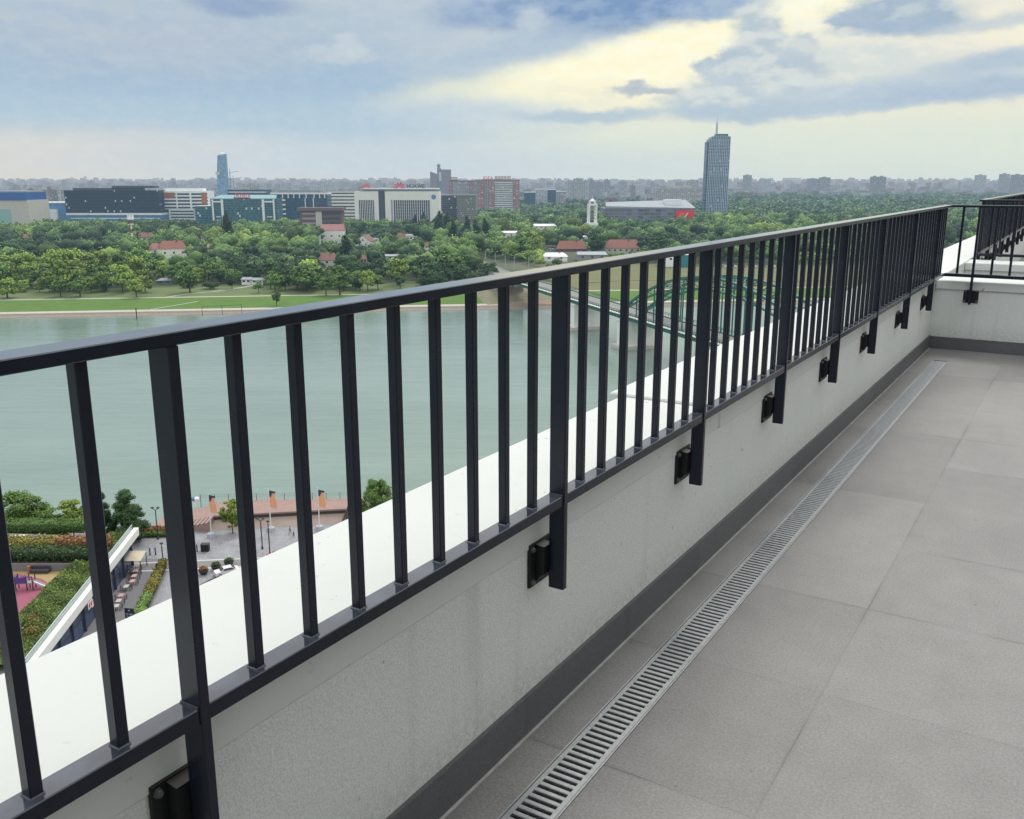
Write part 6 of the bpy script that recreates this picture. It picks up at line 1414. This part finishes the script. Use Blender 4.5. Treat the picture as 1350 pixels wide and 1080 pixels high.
# ---- people: continuous skinned bodies
skin_m = mat('skin', (.42, .27, .2), .6); hair_m = mat('dark_hair', (.02, .015, .012), .6)
def skinned(name, nodes, edges, m_, parent, sub=1):
    me = bpy.data.meshes.new(name); me.from_pydata([n[0] for n in nodes], edges, []); me.materials.append(m_); o = link(name, me, parent)
    md = o.modifiers.new('skin', 'SKIN'); md.use_smooth_shade = True
    for i, n in enumerate(nodes): sv = me.skin_vertices[0].data[i]; sv.radius = (n[1], n[2] if len(n) > 2 else n[1]); sv.use_root = (i == 0)
    s = o.modifiers.new('sub', 'SUBSURF'); s.levels = s.render_levels = sub; return o
def person(label, px, py, H, top, trouser, rz, stride):
    u, v = uv_at(px, py, ZP); r = thing('person', label, 'person', (*W(u, v)[:2], ZP + .01), YAW + rz); k = H / 1.75; s = stride
    N2 = [((0, 0, .95), .15, .11), ((0, 0, 1.15), .135, .1), ((0, .0, 1.36), .17, .11), ((0, 0, 1.47), .08, .07), ((0, -.01, 1.53), .055), ((0, -.02, 1.64), .092, .11), ((0, -.02, 1.72), .07, .085),
          ((.10, 0, .88), .095), ((.11, -.16 * s, .50), .066), ((.11, -.20 * s + .06, .09), .045), ((.11, -.20 * s - .09, .05), .04), ((-.10, 0, .88), .095), ((-.11, .12 * s, .50), .066), ((-.11, .32 * s, .11), .045), ((-.11, .32 * s - .14, .05), .04),
          ((.21, 0, 1.40), .062), ((.26, .06 * s, 1.14), .046), ((.26, -.06 * s, .92), .034), ((.26, -.09 * s, .82), .03), ((-.21, 0, 1.40), .062), ((-.26, -.03 * s, 1.14), .046), ((-.26, -.14 * s, .93), .034), ((-.26, -.17 * s, .83), .03)]
    E_ = [(0, 1), (1, 2), (2, 3), (3, 4), (4, 5), (5, 6), (0, 7), (7, 8), (8, 9), (9, 10), (0, 11), (11, 12), (12, 13), (13, 14), (2, 15), (15, 16), (16, 17), (17, 18), (2, 19), (19, 20), (20, 21), (21, 22)]
    b_ = skinned('body', N2, E_, skin_m, r); b_.scale = (k,) * 3
    G = lambda n: (n[0], n[1] * 1.14 + .006, (n[2] if len(n) > 2 else n[1]) * 1.14 + .006)
    o = skinned('shirt', [G(N2[i]) for i in (1, 2, 15, 16, 19, 20)] + [((0, 0, .98), .165, .125)], [(0, 1), (1, 2), (2, 3), (1, 4), (4, 5), (0, 6)], top, r); o.scale = (k,) * 3
    o = skinned('trousers', [((0, 0, .93), .16, .12)] + [G(N2[i]) for i in (7, 8, 9, 11, 12, 13)], [(0, 1), (1, 2), (2, 3), (0, 4), (4, 5), (5, 6)], trouser, r); o.scale = (k,) * 3
    hb = MB(); hb.lathe([(.045, 1.60), (.098, 1.63), (.108, 1.69), (.08, 1.76), (.03, 1.79)], (0, .0, 0), 12); o = hb.build('hair', hair_m, r, True); o.scale = (k,) * 3
    MB().box(-.02 * k, .02 * k, -.14 * k, -.10 * k, 1.62 * k, 1.66 * k).build('nose', skin_m, r)
    return r
person('adult in a black top walking across the plaza beside a child', 382.6, 705, 1.75, mat('black_top', (.02, .02, .025), .8), mat('grey_trousers', (.2, .2, .22), .8), 1.2, 1.0)
person('smaller person in dark clothes walking right of the adult on the plaza', 387.3, 708.5, 1.35, mat('charcoal_top', (.03, .03, .04), .8), mat('dark_trousers', (.03, .03, .045), .8), 1.0, .8)

# ================================================================== SKY AND LIGHT
w = bpy.data.worlds.new('World'); sc.world = w; w.use_nodes = True; wt = w.node_tree; wt.nodes.clear(); g = NT(wt)
SUN_EL, SUN_AZ = 52.0, 20.0          # degrees; azimuth to the right of the river heading
sun_dir = np.array([*(HD * math.cos(math.radians(SUN_AZ)) + RT * math.sin(math.radians(SUN_AZ))) * math.cos(math.radians(SUN_EL)), math.sin(math.radians(SUN_EL))])
skyt = g.new('ShaderNodeTexSky', sky_type='NISHITA'); skyt.sun_disc = False; skyt.sun_elevation = math.radians(SUN_EL); skyt.sun_rotation = math.atan2(sun_dir[0], sun_dir[1]); skyt.altitude = 100; skyt.air_density = 1.2; skyt.dust_density = 2.5
bg1 = g.new('ShaderNodeBackground'); g.put(bg1.inputs[0], skyt.outputs[0]); bg1.inputs[1].default_value = 0.07
tc = g.new('ShaderNodeTexCoord').outputs['Generated']
rot = g.new('ShaderNodeVectorRotate', rotation_type='Z_AXIS'); g.put(rot.inputs['Vector'], tc); rot.inputs['Angle'].default_value = -YAW
x, y, z = g.xyz(rot.outputs[0])
DEG = 180 / PI
az = g.m('MULTIPLY', g.m('ARCTAN2', x, y), DEG); el = g.m('MULTIPLY', g.m('ARCSINE', z), DEG)
pos = g.comb(az, g.m('MULTIPLY', el, 1.9), 0.0)       # clouds are flatter than they are wide
nW = g.new('ShaderNodeTexNoise'); g.put(nW.inputs['Vector'], pos); nW.inputs['Scale'].default_value = .32; nW.inputs['Detail'].default_value = 7; nW.inputs['Roughness'].default_value = .58
nr, ng_, nb2 = g.xyz(nW.outputs['Color'])
nS = g.noise(g.comb(g.m('MULTIPLY', az, .35), g.m('MULTIPLY', el, 1.6), 3.0), .35, 5, .55)      # streaky layer
nF = g.noise(pos, .95, 7, .58); nF2 = g.noise(g.comb(g.m('ADD', az, .22), g.m('MULTIPLY_ADD', el, 1.9, .9), 0.0), .55, 2.5, .5); nG = g.noise(pos, .55, 2.5, .5); nM = g.m('ADD', g.m('MULTIPLY', g.m('SUBTRACT', nG, nF2), 1.7), g.m('MULTIPLY_ADD', nF, .45, .08))                                                                     # fine billows
def sk(px, py):
    d = _ray(px, py); d = d / np.linalg.norm(d); return math.degrees(math.atan2(d[:2] @ RT, d[:2] @ HD)), math.degrees(math.asin(d[2]))
def blobm(px, py, rx, ry, rotd=0.0, soft=.5, warp=1.0, edge=0.0):
    s0, t0 = sk(px, py); k = 1 / 22.0; a = rx * k; b_ = ry * k
    dx = g.m('SUBTRACT', g.m('MULTIPLY_ADD', g.m('SUBTRACT', nr, .5), 3.0 * warp, az), s0); dy = g.m('SUBTRACT', g.m('MULTIPLY_ADD', g.m('SUBTRACT', ng_, .5), 1.7 * warp, el), t0)
    c, s = math.cos(math.radians(rotd)), math.sin(math.radians(rotd))
    p_ = g.m('DIVIDE', g.m('ADD', g.m('MULTIPLY', dx, c), g.m('MULTIPLY', dy, s)), a); q_ = g.m('DIVIDE', g.m('SUBTRACT', g.m('MULTIPLY', dy, c), g.m('MULTIPLY', dx, s)), b_)
    d = g.m('SQRT', g.m('ADD', g.m('MULTIPLY', p_, p_), g.m('MULTIPLY', q_, q_)))
    if edge: d = g.m('MULTIPLY_ADD', g.m('SUBTRACT', nF, .5), -edge, d)
    soft *= 1.35; return g.ss(d, 1.0 + soft, 1.0 - soft)
# base wash
left = g.new('ShaderNodeValToRGB'); right = g.new('ShaderNodeValToRGB')
def ramp(n, stops):
    cr = n.color_ramp; cr.interpolation = 'EASE'
    while len(cr.elements) < len(stops): cr.elements.new(.5)
    for e, (p_, c) in zip(cr.elements, stops): e.position = p_; e.color = (*lin(*c), 1)
ramp(left, [(0, (208, 214, 216)), (.14, (204, 214, 219)), (.30, (180, 203, 219)), (.55, (166, 192, 214)), (.78, (177, 196, 211)), (1, (190, 204, 213))])
ramp(right, [(0, (212, 224, 220)), (.2, (221, 230, 219)), (.42, (234, 235, 216)), (.7, (240, 238, 218)), (1, (214, 220, 222))])
tn = g.m('DIVIDE', g.m('ADD', el, g.m('MULTIPLY', g.m('SUBTRACT', nS, .5), 1.6)), 10.5, clamp=True); g.put(left.inputs[0], tn); g.put(right.inputs[0], tn)
col = g.mix(g.ss(g.m('ADD', az, g.m('MULTIPLY', g.m('SUBTRACT', nr, .5), 5)), -9, 7), left.outputs[0], right.outputs[0])
def lay(px, py, rx, ry, c, rotd=0, soft=.5, warp=1.0, op=1.0, edge=.0, c2=None):
    global col
    m_ = blobm(px, py, rx, ry, rotd, soft, warp, edge)
    if op < 1: m_ = g.m('MULTIPLY', m_, op)
    cc = g.mix(g.ss(nM, .05, .55), lin(*c), lin(*c2)) if c2 else lin(*c)
    col = g.mix(m_, col, cc)
lay(40, 215, 230, 34, (221, 218, 210), 0, .6, .5, .9)
lay(110, 40, 220, 42, (190, 201, 210), 0, .7, 1.4, .6, .5, (172, 189, 210))
lay(230, 60, 120, 26, (182, 195, 210), 0, .7, 1.4, .6, .5)
lay(560, 30, 90, 34, (186, 201, 215), 0, .7, 1.2, .7, .4)
lay(480, 215, 380, 24, (198, 213, 224), 0, .6, .4, .7)
# bright opening in the cloud
lay(650, 112, 120, 17, (228, 232, 216), 8, .55, .6, .95)
lay(835, 84, 190, 46, (255, 250, 216), 15, .28, .45, 1.0, .15, (255, 253, 226))
lay(800, 125, 120, 16, (250, 245, 218), 0, .5, .8, .9, .5, (240, 238, 214))
lay(1105, 28, 95, 52, (254, 250, 218), 0, .45, .8, 1.0, .2, (255, 254, 232))
lay(1250, 60, 160, 42, (247, 241, 220), 0, .6, .8, .9, .3)
lay(1120, 84, 125, 36, (226, 229, 221), 0, .5, .9, .95, .7, (212, 221, 220))
# dark bank above it
lay(700, 60, 140, 20, (176, 196, 214), 12, .5, .7, .95, .2)
lay(650, 14, 78, 20, (146, 170, 203), 4, .4, .9, .9, .6, (160, 182, 208))
lay(812, 8, 165, 27, (124, 155, 194), 3, .34, .7, 1.0, .4, (146, 172, 203))
lay(703, 26, 24, 15, (190, 204, 216), 0, .4, .8, .9, .5)
lay(948, 4, 58, 18, (146, 173, 206), 3, .25, .6, 1.0, .5, (162, 184, 208))
lay(318, 6, 60, 13, (146, 169, 200), 0, .35, .8, .9, .5)
lay(440, 72, 46, 9, (200, 211, 219), -3, .3, .9, .9, .9, (188, 203, 215)); lay(462, 62, 20, 10, (200, 211, 219), 0, .3, .9, .8, .9)
# cumulus column and the long flat cloud to the right
lay(1000, 52, 30, 46, (186, 201, 210), 0, .26, 1.0, 1.0, .6, (214, 221, 220))
lay(1056, 66, 22, 19, (192, 205, 213), 0, .2, .8, .9, .8, (208, 216, 217))
lay(972, 82, 24, 22, (182, 199, 211), 0, .22, 1.0, 1.0, .7, (196, 209, 215))
lay(944, 94, 26, 13, (176, 195, 210), 0, .22, 1.0, 1.0, .7, (190, 205, 214))
lay(1015, 96, 70, 20, (184, 200, 212), 0, .3, .9, 1.0, .9, (212, 220, 219))
lay(985, 130, 108, 27, (190, 206, 215), 2, .24, .8, 1.0, .9, (213, 221, 221))
lay(1290, 100, 120, 26, (202, 213, 218), 3, .4, .9, .95, .6, (216, 221, 219))
lay(1170, 122, 130, 16, (194, 209, 218), 4, .35, .8, .95, .5, (184, 202, 217))
lay(985, 147, 108, 10, (180, 199, 214), 2, .45, .6, .95, .3)
lay(1165, 134, 120, 8, (184, 202, 216), 4, .5, .6, .9, .4)
lay(1318, 84, 74, 11, (178, 197, 213), 5, .5, .8, .9, .6); lay(1300, 116, 120, 11, (174, 194, 213), 4, .45, .7, .95, .4)
lay(1192, 18, 72, 23, (166, 186, 204), -2, .26, 1.0, 1.0, .6, (190, 204, 212)); lay(1132, 24, 26, 11, (170, 189, 207), 0, .26, 1.0, 1.0, 1.0)
lay(1188, 34, 64, 8, (162, 184, 206), 0, .5, .6, .9, .5)
lay(1325, 24, 70, 8, (198, 209, 215), 4, .5, .8, .9, .5)
lay(838, 120, 28, 7, (178, 191, 203), 0, .35, 1.0, .85, 1.2); lay(829, 110, 10, 9, (178, 191, 203), 0, .35, 1.0, .85, 1.2); lay(872, 119, 24, 4, (184, 196, 206), 2, .3, .6, .9, .8)
lay(650, 150, 120, 20, (194, 211, 223), -2, .6, .8, .8, .3); lay(775, 152, 95, 8, (180, 200, 215), 1, .4, .8, .9, .6)
col = g.mix(g.m('MULTIPLY', g.ss(nF, .35, .75), .07), col, (1, 1, 1))
# higher up and behind: bright broken overcast, a plain cheap layer
cn = g.noise(g.comb(g.m('DIVIDE', x, g.m('ADD', z, .25)), g.m('DIVIDE', y, g.m('ADD', z, .25)), 0.0), 1.1, 3, .55)
hi = g.mix(g.ss(cn, .35, .65), (1.0, 1.05, 1.10), (1.46, 1.46, 1.44))
low = g.mix(g.ss(az, -60, 60), lin(196, 210, 222), lin(232, 233, 222))
cheap = g.mix(g.ss(el, 9, 30), low, hi)
bg2 = g.new('ShaderNodeBackground'); g.put(bg2.inputs[0], col); bg3 = g.new('ShaderNodeBackground'); g.put(bg3.inputs[0], cheap)
seen = g.m('MULTIPLY', g.ss(el, 15, 10.8), g.ss(g.m('ABSOLUTE', az), 44, 33))
clouds = g.new('ShaderNodeMixShader'); g.put(clouds.inputs[0], seen); wt.links.new(bg3.outputs[0], clouds.inputs[1]); wt.links.new(bg2.outputs[0], clouds.inputs[2])
mixw = g.new('ShaderNodeMixShader'); mixw.inputs[0].default_value = .98; wt.links.new(bg1.outputs[0], mixw.inputs[1]); wt.links.new(clouds.outputs[0], mixw.inputs[2])
wo = g.new('ShaderNodeOutputWorld'); wt.links.new(mixw.outputs[0], wo.inputs[0])
sl = bpy.data.lights.new('sun', 'SUN'); sl.energy = 1.5; sl.angle = math.radians(16); sl.color = (1.0, .95, .86); so = bpy.data.objects.new('sun', sl); COL.objects.link(so)
so.rotation_euler = Vector(sun_dir).to_track_quat('Z', 'Y').to_euler()
# ------------------------------------------------------------------ render settings
sc.view_settings.view_transform = 'Standard'; sc.view_settings.look = 'None'; sc.view_settings.exposure = 0; sc.view_settings.gamma = 1
sc.render.engine = 'CYCLES'; cy = sc.cycles; cy.max_bounces = 5; cy.diffuse_bounces = 3; cy.glossy_bounces = 3; cy.transparent_max_bounces = 6; cy.caustics_reflective = False; cy.caustics_refractive = False
cy.use_denoising = True
try: cy.denoiser = 'OPENIMAGEDENOISE'; cy.denoising_input_passes = 'RGB_ALBEDO_NORMAL'; cy.denoising_prefilter = 'ACCURATE'
except Exception: pass
cy.sample_clamp_indirect = 4; sc.world.cycles.sampling_method = 'AUTOMATIC'
